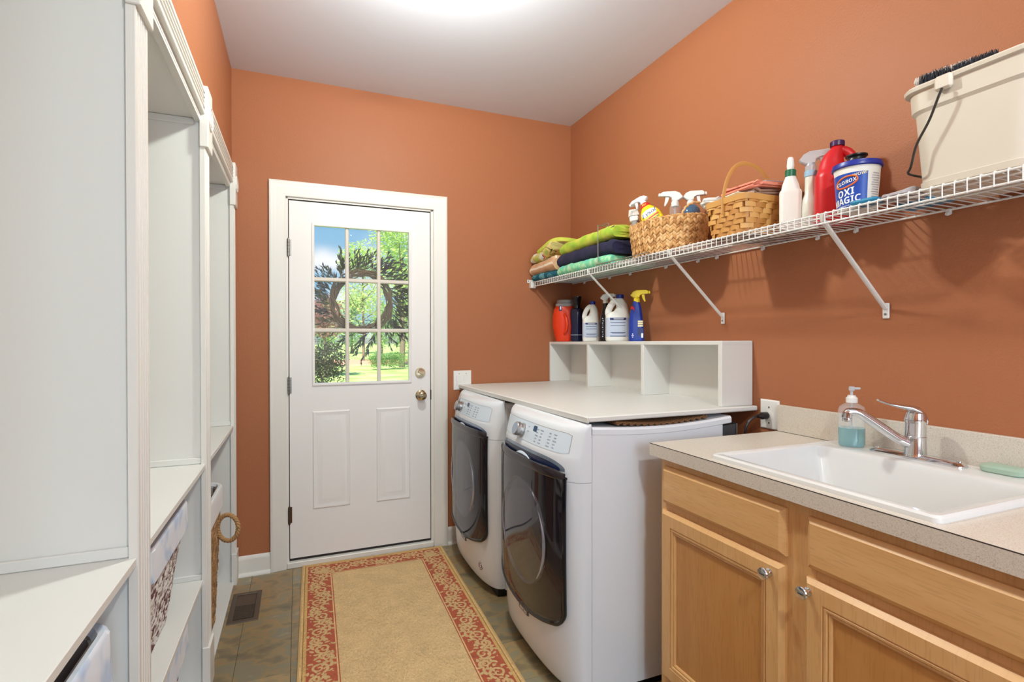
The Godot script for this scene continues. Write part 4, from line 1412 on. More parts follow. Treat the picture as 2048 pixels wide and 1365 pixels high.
func shelf_towels() -> void:
	var G := "folded towels on the wire shelf"
	towel("folded_towel", "teal folded towel with pale swirls lying lowest at the far shelf end", "teal_towel", Vector3(1.578, DY, 0.215), 0.30, 0.335, 0.036, 0.03, G, 1)
	towel("folded_towel", "beige and white striped folded towel on top of the teal swirl towel", "beige_towel", Vector3(1.572, DY + 0.036, 0.205), 0.305, 0.345, 0.082, -0.02, G, 2, func(v): return v + Vector3(0, 0.10 * maxf(0.0, v.z + 0.02) * (v.y / 0.082) * (0.6 - v.x * 1.4), 0))
	towel("folded_towel", "yellow printed folded beach towel topmost at the far shelf end", "print_towel", Vector3(1.575, DY + 0.118, 0.185), 0.31, 0.30, 0.058, 0.0, G, 3, func(v): return v + Vector3(0, 0.26 * maxf(0.0, v.z + 0.03), 0))
	var e := thing("towel_edge", "bright green towel edge draped over the printed beach towel", "towel", Vector3(1.53, DY + 0.21, 0.275), 0.0, G)
	put("cloth", MB.new().tube(smooth([Vector3(-0.10, -0.035, -0.13), Vector3(-0.095, -0.012, -0.05), Vector3(-0.08, 0.012, 0.02), Vector3(-0.04, 0.016, 0.075), Vector3(0.06, 0.006, 0.10), Vector3(0.13, 0.0, 0.09)], 6), 0.011, 8, false, 0.9, 1.4), "lime_towel", e)
	towel("folded_towel", "aqua and green tie-dye folded towel under the navy towel", "aqua_towel", Vector3(1.580, DY, 0.665), 0.285, 0.56, 0.052, 0.02, G, 5)
	towel("folded_towel", "dark navy folded towel between the tie-dye and the lime towels", "navy_towel", Vector3(1.585, DY + 0.052, 0.675), 0.285, 0.60, 0.072, 0.0, G, 6, null, 2)
	towel("folded_towel", "lime green folded towel topmost beside the woven basket", "lime_towel", Vector3(1.585, DY + 0.124, 0.690), 0.28, 0.56, 0.066, 0.0, G, 7, func(v): return v + Vector3(0, 0.03 * v.z, 0), 3)
	# grey wire rack standing round the towels
	var r := thing("wire_rack", "grey wire organiser rack standing over the folded towels", "wire rack", Vector3(1.575, DY, 0.86))
	put("frame_wire", MB.new().tube(smooth([Vector3(-0.142, 0.004, 0.0), Vector3(-0.143, 0.10, 0.0), Vector3(-0.143, 0.195, 0.0), Vector3(-0.135, 0.205, 0.0), Vector3(0.0, 0.207, 0.0), Vector3(0.12, 0.205, 0.0), Vector3(0.128, 0.19, 0.0), Vector3(0.128, 0.004, 0.0)], 5), 0.0024, 6), "rack_grey", r)
	put("foot_wire", MB.new().tube(PackedVector3Array([Vector3(-0.142, 0.004, -0.02), Vector3(-0.142, 0.004, 0.42)]), 0.0024, 6), "rack_grey", r)
	put("hook_wire", MB.new().tube(smooth([Vector3(-0.12, 0.206, 0.0), Vector3(-0.12, 0.206, 0.06), Vector3(-0.12, 0.180, 0.07), Vector3(-0.12, 0.184, 0.115)], 5), 0.0022, 6), "rack_grey", r)


# ---------------------------------------------------------------- baskets on the wire shelf
func shelf_baskets() -> void:
	rng.seed = 77
	var t := thing("storage_basket", "oval water hyacinth basket holding spray bottles on the wire shelf", "basket", Vector3(1.590, DY, 1.213))
	var ax := 0.138
	var az := 0.218
	var h := 0.152
	var wall := func(a: float, y: float, off := 0.0) -> Vector3:
		var s := lerpf(0.86, 1.0, pow(y / h, 0.8))
		return Vector3((ax * s + off) * cos(a), y, (az * s + off) * sin(a))
	var rings := []
	for q in [[0.002, -0.004], [h * 0.5, -0.004], [h, -0.004], [h, -0.014], [0.012, -0.014]]:
		var r := PackedVector3Array()
		for i in 40: r.append(wall.call(-TAU * i / 40.0, q[0], q[1]))
		rings.append(r)
	put("body", MB.new().loft(rings), "basket_inside", t)
	var leaf := MB.new().lathe([Vector2(0, -0.0155), Vector2(0.0045, -0.0115), Vector2(0.0074, -0.003), Vector2(0.0076, 0.003), Vector2(0.0046, 0.0115), Vector2(0, 0.0155)], 8, Transform3D(Basis.from_scale(Vector3(1.0, 1.0, 0.62)), Vector3.ZERO)).mesh(80)
	var hid := MB.new()
	var piece := MB.new().lathe([Vector2(0, -0.0155), Vector2(0.0074, -0.003), Vector2(0.0076, 0.003), Vector2(0, 0.0155)], 6, Transform3D(Basis.from_scale(Vector3(1.0, 1.0, 0.62)), Vector3.ZERO))
	var cols := 74
	for k in 9:
		for i in cols:
			var a := TAU * (i + 0.5 * (k % 2) * 0.0) / cols
			var y := 0.012 + 0.0158 * k + (0.004 if i % 2 else 0.0)
			if y > h - 0.004: continue
			var p: Vector3 = wall.call(a, y, 0.0025 + (0.002 if k % 2 else 0.0))
			var n := Vector3(cos(a) / ax, 0.12, sin(a) / az).normalized()
			var side := Vector3.UP.cross(n).normalized()
			var tilt := (0.62 if i % 2 else -0.62) + rng.randf_range(-0.14, 0.14)
			var X := Transform3D(Basis(side, n.cross(side), n) * Basis(Vector3.BACK, tilt), p)
			if n.dot(Vector3(-0.78, 0, 0.62)) > -0.02 and n.x < 0.75:
				var s := put("strand", leaf, "hyacinth_%d" % [0, 0, 1, 2, 2, 3][rng.randi() % 6], t)
				s.transform = X
			else: hid.add(piece, X)
	put("strands_at_back", hid, "hyacinth_1", t).set_meta("kind", "stuff")
	for s in 2:
		var q := PackedVector3Array()
		for i in 120:
			var a := -TAU * i / 120.0
			q.append(wall.call(a, h - 0.001, -0.003) + Vector3(cos(a), 0, sin(a)) * 0.004 * sin(i * 1.3 + PI * s) + Vector3(0, 0.004 * cos(i * 1.3 + PI * s), 0))
		put("rim", MB.new().tube(q, 0.0052, 6, true), "hyacinth_%d" % s, t)
	for sg in [1.0, -1.0]:
		var q := PackedVector3Array()
		for i in 40:
			var a := PI * i / 39.0
			q.append(Vector3(-0.075 * cos(a), h - 0.004 + 0.058 * sin(a), sg * (0.188 + 0.012 * sin(a))) + 0.002 * Vector3(sin(i * 1.6), cos(i * 1.6), 0))
		put("handle", MB.new().tube(q, 0.0052, 7), "hyacinth_2", t)
	# what stands in it
	var G := "cleaning supplies in the woven basket"
	var b := Vector3(1.590, DY + 0.010, 1.213)
	var s := thing("spray_bottle", "yellow spray bottle with white trigger and red collar leaning in basket", "spray bottle", b + Vector3(-0.022, 0.012, -0.035), -0.66, G)
	s.position = Vector3(1.548, DY + 0.085, 1.235)      # leans on the rim towards the far end
	var upw := Vector3(-0.02, 0.80, -0.60).normalized()
	var face := Vector3(-0.62, -0.2, 0.78)
	face = (face - upw * face.dot(upw)).normalized()
	s.basis = Basis(upw.cross(face), upw, face).scaled_local(Vector3.ONE * 1.06)
	put("body", rr_loft([[0.0, 0.084, 0.050, 0.02], [0.006, 0.092, 0.058, 0.024], [0.12, 0.094, 0.060, 0.026], [0.145, 0.088, 0.057, 0.026], [0.168, 0.070, 0.050, 0.024], [0.185, 0.050, 0.043, 0.0205]], 7), "lysol_yellow", s, Vector3.ZERO, 60)
	put("collar_label", rr_loft([[0.184, 0.050, 0.044, 0.0215], [0.205, 0.044, 0.040, 0.0199], [0.212, 0.034, 0.034, 0.0165]], 7), "label_red", s)
	put("label_oval", MB.new().lathe([Vector2(0.034, 0), Vector2(0.034, 0.001), Vector2(0, 0.0012)], 32, Transform3D(Basis.from_scale(Vector3(1.0, 0.62, 1.0)) * Basis(Vector3.RIGHT, PI / 2), Vector3(0, 0.134, 0.0288))), "white_print", s)
	put("brand_word", words("Lysol", 0.0185, func(v): return Vector3(v.x, 0.134 + v.y + v.x * 0.1, 0.0304 + v.z), true, true, 0.25), "label_navy", s)
	put("label_stripe", MB.new().box(Vector3(0.002, 0.108, 0.0304), Vector3(0.070, 0.007, 0.001), 0.0, Basis(Vector3.BACK, 0.1)), "label_red", s)
	put("label_word", words("PURPOSE", 0.0085, func(v): return Vector3(v.x + 0.008, 0.094 + v.y + v.x * 0.1, 0.0308 + v.z)), "label_navy", s)
	put("collar_word", words("ALL", 0.0095, func(v): return Vector3(v.x, 0.197 + v.y, 0.0216 + v.z)), "lysol_yellow", s)
	spray_head(s, Vector3(0, 0.208, 0), "white_plastic", "white_plastic", 0.85, -1.0)
	s = thing("spray_bottle", "clear ribbed spray bottle with white trigger in the woven basket", "spray bottle", b + Vector3(-0.012, 0.0, 0.066), -0.62, G)
	s.scale = Vector3.ONE * 1.2
	put("body", MB.new().lathe([Vector2(0.026, 0), Vector2(0.030, 0.004), Vector2(0.030, 0.11), Vector2(0.026, 0.125), Vector2(0.0195, 0.135), Vector2(0.021, 0.140), Vector2(0.0195, 0.145), Vector2(0.021, 0.150), Vector2(0.0195, 0.155), Vector2(0.021, 0.160), Vector2(0.0195, 0.165), Vector2(0.021, 0.170), Vector2(0.018, 0.176)], 24), "clear_plastic", s, Vector3.ZERO, 60)
	put("dip_tube", MB.new().tube(PackedVector3Array([Vector3(0, 0.01, 0), Vector3(0, 0.18, 0)]), 0.0028, 6), "frosted_plastic", s)
	spray_head(s, Vector3(0, 0.174, 0), "white_plastic", "white_plastic", 0.86, -1.0)
	s = thing("spray_bottle", "round blue spray bottle with white trigger in the woven basket", "spray bottle", b + Vector3(0.048, 0.0, 0.098), -0.62, G)
	s.scale = Vector3.ONE * 1.15
	put("body", MB.new().lathe([Vector2(0.030, 0), Vector2(0.036, 0.006), Vector2(0.036, 0.13), Vector2(0.038, 0.15), Vector2(0.034, 0.170), Vector2(0.022, 0.183), Vector2(0.016, 0.187)], 28), "blue_liquid", s, Vector3.ZERO, 60)
	spray_head(s, Vector3(0, 0.183, 0), "white_plastic", "white_plastic", 0.86, 1.0)
	s = thing("bottle", "dark blue capped bottle behind the clear spray bottle", "bottle", b + Vector3(0.07, 0.0, 0.075), 0.0, G)
	put("body", MB.new().lathe([Vector2(0.024, 0), Vector2(0.027, 0.005), Vector2(0.027, 0.13), Vector2(0.020, 0.14)], 20), "milky", s)
	put("cap", MB.new().lathe([Vector2(0.022, 0.138), Vector2(0.024, 0.142), Vector2(0.024, 0.172), Vector2(0.020, 0.176), Vector2(0.0, 0.176)], 20), "cap_blue", s)
	s = thing("bottle", "purple capped bottle beside the yellow spray bottle", "bottle", b + Vector3(0.06, 0.0, -0.005), 0.0, G)
	put("body", MB.new().lathe([Vector2(0.022, 0), Vector2(0.025, 0.005), Vector2(0.025, 0.11), Vector2(0.018, 0.12)], 20), "milky", s)
	put("cap", MB.new().lathe([Vector2(0.020, 0.118), Vector2(0.022, 0.122), Vector2(0.022, 0.154), Vector2(0.019, 0.158), Vector2(0.0, 0.158)], 20), "plum", s)
	s = thing("scrub_brush", "white bristle scrub brush standing at the left end of woven basket", "brush", b + Vector3(-0.050, 0.05, -0.160), -0.6, G)
	s.rotation = Vector3(0, -0.6, 0.12)
	put("handle", MB.new().tube(PackedVector3Array([Vector3(0, 0.0, 0), Vector3(0, 0.10, 0), Vector3(0, 0.135, 0)]), 0.013, 10, false, 1.3), "lid_grey", s)
	put("block", MB.new().box(Vector3(0, 0.148, 0), Vector3(0.044, 0.03, 0.034), 0.006), "white_plastic", s)
	bristles(s, Vector3(0, 0.164, 0), Vector2(0.05, 0.036), 0.030, 420, "bristle_white", 0.5)
	# splint basket of cloths
	t = thing("splint_basket", "wooden splint basket with arched handle full of folded cloths", "basket", Vector3(1.584, DY, 1.690))
	var W := 0.250
	var D := 0.205
	h = 0.138
	var ring_at := func(y: float, off: float, n: int) -> PackedVector3Array:
		var k := lerpf(0.86, 1.0, y / h)
		return rrect(W * k + off * 2, D * k + off * 2, 0.035, y, Vector2.ZERO, n)
	put("body", MB.new().loft([ring_at.call(0.001, -0.003, 6), ring_at.call(h, -0.003, 6), ring_at.call(h, -0.009, 6), ring_at.call(0.01, -0.009, 6)]), "basket_inside", t)
	var sp := MB.new()
	var prof := []
	for k in 7:
		var u := -0.0225 + 0.045 * k / 6.0
		var bul := 0.0046 * cos(u / 0.0225 * PI / 2) - 0.0012
		prof.append([u, bul])
	for k in 6:
		var a: Array = prof[k]
		var c: Array = prof[k + 1]
		var hy := 0.0092
		sp.quad(Vector3(a[0], -hy, a[1]), Vector3(c[0], -hy, c[1]), Vector3(c[0], hy, c[1]), Vector3(a[0], hy, a[1]))
		sp.quad(Vector3(a[0], hy, a[1]), Vector3(c[0], hy, c[1]), Vector3(c[0], hy, -0.003), Vector3(a[0], hy, -0.003))
		sp.quad(Vector3(a[0], -hy, -0.003), Vector3(c[0], -hy, -0.003), Vector3(c[0], -hy, c[1]), Vector3(a[0], -hy, a[1]))
	var spm := sp.mesh(60)
	var back := MB.new()
	for k in 7:
		var y := 0.0105 + 0.0185 * k
		if y > h - 0.012: continue
		var ring: PackedVector3Array = ring_at.call(y, 0.0, 8)
		var acc := 0.024 * (k % 2)
		for i in ring.size():
			var a := ring[i]
			var c := ring[(i + 1) % ring.size()]
			var L := a.distance_to(c)
			var d := (c - a).normalized()
			while acc < L:
				var n := d.cross(Vector3.UP).normalized()
				var X := Transform3D(Basis(d, Vector3.UP, n), a + d * acc)
				if n.dot(Vector3(-0.8, 0, 0.6)) > -0.1:
					var q := put("splint", spm, "splint_%d" % (rng.randi() % 4), t)
					q.transform = X
				else: back.add(sp, X)
				acc += 0.048
			acc -= L
		# the uprights show in the gaps between the splints


	put("splints_at_back", back, "splint_1", t).set_meta("kind", "stuff")
	var stakes := MB.new()
	var lo: PackedVector3Array = ring_at.call(0.002, -0.0012, 24)
	var hi: PackedVector3Array = ring_at.call(h - 0.01, -0.0012, 24)
	stakes.loft([lo, hi], false, false)
	put("stakes", stakes, "splint_3", t)
	put("rim", MB.new().loft([ring_at.call(h - 0.020, 0.0015, 8), ring_at.call(h - 0.018, 0.005, 8), ring_at.call(h + 0.002, 0.005, 8), ring_at.call(h + 0.004, 0.002, 8), ring_at.call(h + 0.004, -0.010, 8), ring_at.call(h - 0.018, -0.012, 8)], true, true), "splint_0", t)
	var hp := PackedVector3Array()
	for i in 33:
		var a := PI * i / 32.0
		hp.append(Vector3(-0.128 * cos(a), h - 0.055 + 0.205 * pow(sin(a), 0.72), 0.004 * sin(a * 3.0)))
	put("handle", MB.new().tube(hp, 0.0028, 8, false, 1.0, 3.0), "splint_0", t)
	var GC := "folded cloths heaped in the splint basket"
	var base := Vector3(1.584, DY + h - 0.02, 1.690)
	cloth("folded_cloth", "white and grey patterned cloth at the front of splint basket", "cloth_white", base + Vector3(-0.02, 0.0, -0.015), Vector3(0.19, 0.028, 0.17), 0.12, GC, 21)
	cloth("folded_cloth", "taupe folded cloth under the coral one at the right of splint basket", "cloth_taupe", base + Vector3(0.02, 0.022, 0.035), Vector3(0.18, 0.026, 0.13), -0.08, GC, 22)
	cloth("folded_cloth", "cream folded cloth below the coral cloth on the left of splint basket", "cloth_cream", base + Vector3(0.0, 0.026, -0.03), Vector3(0.18, 0.026, 0.14), 0.1, GC, 23)
	cloth("folded_cloth", "coral pink folded cloth spilling over the near side of splint basket", "cloth_pink", base + Vector3(0.03, 0.050, 0.022), Vector3(0.20, 0.024, 0.19), -0.1, GC, 24)
	cloth("folded_cloth", "grey folded cloth topmost at the back of the splint basket", "cloth_grey", base + Vector3(0.055, 0.070, -0.005), Vector3(0.13, 0.020, 0.15), 0.05, GC, 25)
	cloth("folded_cloth", "pale cloth hanging over the far front corner of splint basket", "cloth_white", base + Vector3(-0.085, 0.014, -0.085), Vector3(0.06, 0.03, 0.08), 0.5, GC, 26)


func cloth(called: String, label: String, m: String, at: Vector3, s: Vector3, turn: float, group: String, sd: int) -> void:
	var t := thing(called, label, "cloth", at, turn, group)
	var nz := noise(FastNoiseLite.TYPE_SIMPLEX_SMOOTH, 14.0, 3, sd)
	var b := MB.new()
	for k in 3:      # folded in three, the layers peeping out
		var y := s.y * k / 3.0
		b.add(rr_loft([[y, s.x * 0.94, s.z * 0.94, 0.02], [y + s.y * 0.06, s.x, s.z, 0.024], [y + s.y * 0.27, s.x, s.z, 0.024], [y + s.y * 0.33, s.x * 0.94, s.z * 0.94, 0.02]], 14), Transform3D(Basis(Vector3.UP, 0.05 * (k - 1)), Vector3(0.004 * sin(k * 2.0 + sd), 0, 0.005 * cos(k * 1.7 + sd))))
	b.warp(func(v): return v + Vector3(nz.get_noise_3d(v.x, v.y * 3.0, v.z), nz.get_noise_3d(v.x + 3.0, 0.0, v.z) * 1.3, nz.get_noise_3d(v.x, v.y * 3.0 + 9.0, v.z)) * 0.016)
	put("cloth", b, m, t, Vector3.ZERO, 60)


func bristles(parent: Node3D, at: Vector3, size: Vector2, L: float, n: int, m: String, splay: float) -> void:
	var one := MB.new().tube(PackedVector3Array([Vector3.ZERO, Vector3(0, L * 0.5, 0.0), Vector3(0.0006, L, 0.0004)]), 0.0007, 3, false, 0.7).mesh(60)
	var mm := MultiMesh.new()
	mm.transform_format = MultiMesh.TRANSFORM_3D
	mm.mesh = one
	mm.instance_count = n
	for i in n:
		var p := Vector3(rng.randf_range(-0.5, 0.5) * size.x, 0, rng.randf_range(-0.5, 0.5) * size.y)
		var lean_ := Basis(Vector3(p.z / size.y, 0, -p.x / size.x).normalized() if p.length() > 0.0001 else Vector3.RIGHT, -splay * Vector2(p.x / size.x, p.z / size.y).length() + rng.randf_range(-0.12, 0.12))
		mm.set_instance_transform(i, Transform3D(lean_.scaled_local(Vector3.ONE * rng.randf_range(0.9, 1.1)), at + p))
	var o := MultiMeshInstance3D.new()
	o.name = "bristles"
	o.multimesh = mm
	o.material_override = M[m]
	o.set_meta("kind", "stuff")
	parent.add_child(o, true)


# ---------------------------------------------------------------- supplies at the near end of the shelf
func shelf_supplies() -> void:
	rng.seed = 5
	var G := "supplies at the near end of the wire shelf"
	var t := thing("spray_bottle", "white squeeze bottle with green collar and white nozzle on wire shelf", "bottle", Vector3(1.590, DY, 1.868), -0.86, G)
	put("body", rr_loft([[0.0, 0.062, 0.044, 0.012], [0.005, 0.070, 0.049, 0.015], [0.128, 0.070, 0.049, 0.015], [0.136, 0.066, 0.048, 0.016], [0.140, 0.058, 0.045, 0.016], [0.158, 0.052, 0.042, 0.018], [0.178, 0.038, 0.035, 0.0165], [0.188, 0.032, 0.032, 0.0158]], 6), "bleach_white", t, Vector3.ZERO, 50)
	put("collar", MB.new().lathe([Vector2(0.0175, 0.186), Vector2(0.0175, 0.208), Vector2(0.015, 0.210), Vector2(0, 0.210)], 24), "green_collar", t)
	put("nozzle_cap", rr_loft([[0.208, 0.020, 0.020, 0.009], [0.225, 0.024, 0.022, 0.010], [0.248, 0.020, 0.018, 0.008], [0.254, 0.014, 0.013, 0.006]], 6), "white_plastic", t)
	t = thing("spray_bottle", "milky spray bottle with a clear trigger head and pale blue collar on shelf", "spray bottle", Vector3(1.625, DY, 1.918), -0.90, G)
	put("body", MB.new().lathe([Vector2(0.025, 0), Vector2(0.029, 0.005), Vector2(0.029, 0.075), Vector2(0.026, 0.098), Vector2(0.019, 0.118), Vector2(0.0175, 0.150), Vector2(0.0175, 0.178)], 28), "milky", t, Vector3.ZERO, 60)
	put("collar", MB.new().lathe([Vector2(0.0195, 0.176), Vector2(0.0195, 0.194), Vector2(0.016, 0.197), Vector2(0, 0.197)], 24), "pale_blue_collar", t)
	spray_head(t, Vector3(0, 0.193, 0), "frosted_plastic", "frosted_plastic", 1.05, 1.0)
	# red jug with a loop handle and purple cap
	t = thing("red_jug", "tall red plastic jug with a loop handle and purple cap on wire shelf", "jug", Vector3(1.628, DY, 2.004), -0.92, G)
	var b := rr_loft([[0.0, 0.108, 0.096, 0.03], [0.006, 0.116, 0.102, 0.034], [0.06, 0.118, 0.104, 0.036], [0.145, 0.117, 0.103, 0.036], [0.158, 0.113, 0.10, 0.038], [0.168, 0.104, 0.092, 0.038], [0.176, 0.078, 0.080, 0.034, -0.010], [0.20, 0.070, 0.070, 0.032, -0.010], [0.225, 0.056, 0.056, 0.026, -0.005], [0.243, 0.036, 0.037, 0.0175, 0.004], [0.252, 0.032, 0.032, 0.0155, 0.006]], 7)
	b.add(MB.new().tube(smooth([Vector3(0.040, 0.160, 0), Vector3(0.048, 0.185, 0), Vector3(0.046, 0.208, 0), Vector3(0.032, 0.228, 0), Vector3(0.008, 0.240, 0)], 5), 0.0125, 10, false, 0.95, 1.3))
	put("body", b, "red_plastic", t, Vector3.ZERO, 60)
	screw_cap(t, Vector3(0.006, 0.250, 0), 0.0205, 0.017, "purple_cap")
	# oxygen bleach tub
	t = thing("cleaner_tub", "blue labelled white tub of stain powder with dark blue lid on shelf", "tub", Vector3(1.535, DY, 2.140), -1.06, G)
	put("body", MB.new().lathe([Vector2(0.048, 0), Vector2(0.050, 0.003), Vector2(0.0585, 0.118), Vector2(0.0600, 0.120), Vector2(0.0605, 0.130)], 48), "bleach_white", t, Vector3.ZERO, 30)
	var rad := func(y: float) -> float: return 0.0502 + (y - 0.003) * 0.0085 / 0.115
	var lab := []
	for i in 29:
		var a := -2.05 + 2.62 * i / 28.0
		var col := PackedVector3Array()
		for k in 5:
			var y := 0.006 + 0.098 * k / 4.0
			var r: float = rad.call(y) + 0.0006
			col.append(Vector3(r * sin(a), y, r * cos(a)))
		lab.append(col)
	put("label", MB.new().grid(lab.duplicate()).warp(func(v): return v), "tub_label", t)
	var curve := func(a0: float, y0: float):
		return func(v: Vector3) -> Vector3:
			var y := y0 + v.y
			var r := 0.0502 + (y - 0.003) * 0.0739 + 0.0012 + maxf(v.z, 0.0)
			var a := a0 + v.x / 0.054
			return Vector3(r * sin(a), y, r * cos(a))
	put("logo_ring", MB.new().tube(PackedVector3Array(Array(arc(Vector3.ZERO, Vector3(0.029, 0, 0), Vector3(0, 0.0150, 0), 0, TAU * 31 / 32.0, 31)).map(func(v): return curve.call(-0.42, 0.079).call(v + Vector3(0, v.x * 0.2, 0)))), 0.0026, 6, true, 1.0), "logo_orange", t)
	put("brand_word", words("CLOROX", 0.0098, func(v): return curve.call(-0.42, 0.079).call(v + Vector3(0, v.x * 0.2, 0.001))), "white_print", t)
	put("name_word", words("OXI", 0.020, func(v): return curve.call(-0.46, 0.049).call(v + Vector3(0, v.x * 0.16, 0))), "white_print", t)
	put("name_word", words("MAGIC", 0.019, func(v): return curve.call(-0.52, 0.026).call(v + Vector3(0, v.x * 0.12, 0))), "white_print", t)
	put("small_print", words("WOW!", 0.0085, func(v): return curve.call(0.22, 0.0975).call(v + Vector3(0, v.x * 0.2, 0))), "label_cream", t)
	put("small_print", words("Multi-Purpose Stain Remover", 0.0042, func(v): return curve.call(-0.25, 0.0125).call(v + Vector3(0, v.x * 0.1, 0)), false), "white_print", t)
	var side := MB.new()
	for k in 13: side.add(words("nnnmnnun".substr(0, 6 + k % 3), 0.003, func(v): return curve.call(1.02, 0.098 - 0.0066 * k).call(v * Vector3(1.4, 1, 1)), false))
	put("side_print", side, "label_side", t)
	put("lid", MB.new().lathe([Vector2(0.0630, 0.122), Vector2(0.0650, 0.124), Vector2(0.0650, 0.130), Vector2(0.0635, 0.1325), Vector2(0.0630, 0.1375), Vector2(0.060, 0.139), Vector2(0.0575, 0.1365), Vector2(0, 0.1365)], 48), "tub_blue", t)
	var st := thing("drain_stopper", "black rubber drain flange lying on the dark blue tub lid", "stopper", Vector3(1.553, DY + 0.137, 2.126), 0.0, G)
	put("rubber", MB.new().lathe([Vector2(0.044, 0), Vector2(0.046, 0.003), Vector2(0.038, 0.010), Vector2(0.026, 0.016), Vector2(0.023, 0.024), Vector2(0.024, 0.028), Vector2(0.029, 0.032), Vector2(0.029, 0.036), Vector2(0.020, 0.036), Vector2(0.018, 0.020), Vector2(0.0, 0.018)], 32), "black_plastic", st)
	# small things lying between the tub and the bucket
	t = thing("scrub_brush", "teal bristled scrub brush lying between the tub and the bucket", "brush", Vector3(1.650, DY, 2.262), -0.2, G)
	put("block", MB.new().box(Vector3(0, 0.010, 0), Vector3(0.07, 0.018, 0.15), 0.006), "aqua_item", t)
	bristles(t, Vector3(0, 0.019, 0), Vector2(0.066, 0.145), 0.024, 900, "teal_bristle", 0.15)
	t = thing("folded_paper", "grey white folded bag lying flat in front of teal brush", "bag", Vector3(1.512, DY + 0.001, 2.283), 0.06, G)
	put("sheet", rr_loft([[0.0, 0.105, 0.066, 0.02], [0.004, 0.11, 0.07, 0.02], [0.012, 0.105, 0.066, 0.02], [0.018, 0.08, 0.05, 0.02, 0.01, 0.01]], 5).warp(func(v): return v + Vector3(0, 0.004 * sin(v.z * 50.0 + v.x * 30.0) * (v.y / 0.012), 0)), "cloth_grey", t)
	t = thing("sponge_pack", "aqua blue packet lying under the right edge of tub", "packet", Vector3(1.478, DY, 2.208), 0.1, G)
	put("packet", rr_loft([[0.0, 0.05, 0.07, 0.012], [0.006, 0.056, 0.076, 0.014], [0.012, 0.05, 0.07, 0.012]], 5), "aqua_item", t)


func bucket() -> void:
	rng.seed = 8
	var t := thing("bucket", "large cream rectangular mop bucket with a wire bail at shelf end", "bucket", Vector3(1.590, DY, 2.452))
	var W := 0.262
	var D := 0.272
	var H := 0.262
	var row := func(y: float, off: float) -> Array:
		var k := lerpf(0.895, 1.0, y / H)
		return [y, W * k + off, D * k + off, 0.048]
	var b := rr_loft([row.call(0.0, -0.012), row.call(0.006, 0.0), row.call(0.022, 0.002), row.call(0.024, -0.004), row.call(H - 0.068, -0.002), row.call(H - 0.060, 0.010), row.call(H - 0.014, 0.010), row.call(H - 0.012, 0.026), row.call(H - 0.004, 0.028), row.call(H, 0.022), row.call(H - 0.001, 0.002), row.call(H - 0.02, -0.004), row.call(0.008, -0.012)], 8)
	put("body", b, "bucket_cream", t, Vector3.ZERO, 30)
	for sg in [-1.0, 1.0]:
		put("bail_ear", MB.new().box(Vector3(sg * (W * 0.5 + 0.013), H - 0.018, -0.040), Vector3(0.014, 0.036, 0.038), 0.005), "bucket_cream", t)
	var x0 := -W * 0.5 - 0.020
	put("bail", MB.new().tube(smooth([Vector3(x0, H - 0.034, -0.040), Vector3(x0 - 0.002, H - 0.052, -0.046), Vector3(x0 + 0.002, H - 0.10, -0.068), Vector3(x0 + 0.005, H - 0.15, -0.098), Vector3(x0 + 0.010, H - 0.200, -0.114), Vector3(x0 + 0.030, H - 0.208, -0.132), Vector3(x0 + 0.07, H - 0.210, -0.136), Vector3(-x0 - 0.07, H - 0.210, -0.136), Vector3(-x0 - 0.030, H - 0.208, -0.132), Vector3(-x0 - 0.012, H - 0.195, -0.124), Vector3(-x0 - 0.006, H - 0.15, -0.102), Vector3(-x0 - 0.002, H - 0.10, -0.068), Vector3(-x0, H - 0.034, -0.030)], 6), 0.0030, 8), "iron_dark", t)
	# scrub brush poking out of it
	var s := thing("scrub_brush", "scrub brush with dark and white bristles sticking out of bucket", "brush", Vector3(1.560, DY + H + 0.016, 2.375))
	s.rotation = Vector3(-0.10, 0.35, 0.0)
	put("block", MB.new().box(Vector3(0, 0.0, 0.02), Vector3(0.060, 0.022, 0.15), 0.008), "white_plastic", s)
	put("handle", MB.new().tube(smooth([Vector3(0.0, -0.01, 0.02), Vector3(0.01, -0.08, 0.03), Vector3(0.02, -0.16, 0.04)], 5), 0.012, 10), "white_plastic", s)
	bristles(s, Vector3(0, 0.011, -0.035), Vector2(0.052, 0.07), 0.034, 700, "bristle_dark", 0.35)
	bristles(s, Vector3(0, 0.011, 0.045), Vector2(0.052, 0.09), 0.030, 900, "bristle_dark", 0.2)
	bristles(s, Vector3(0.01, 0.034, -0.02), Vector2(0.05, 0.12), 0.014, 500, "bristle_white", 0.5)


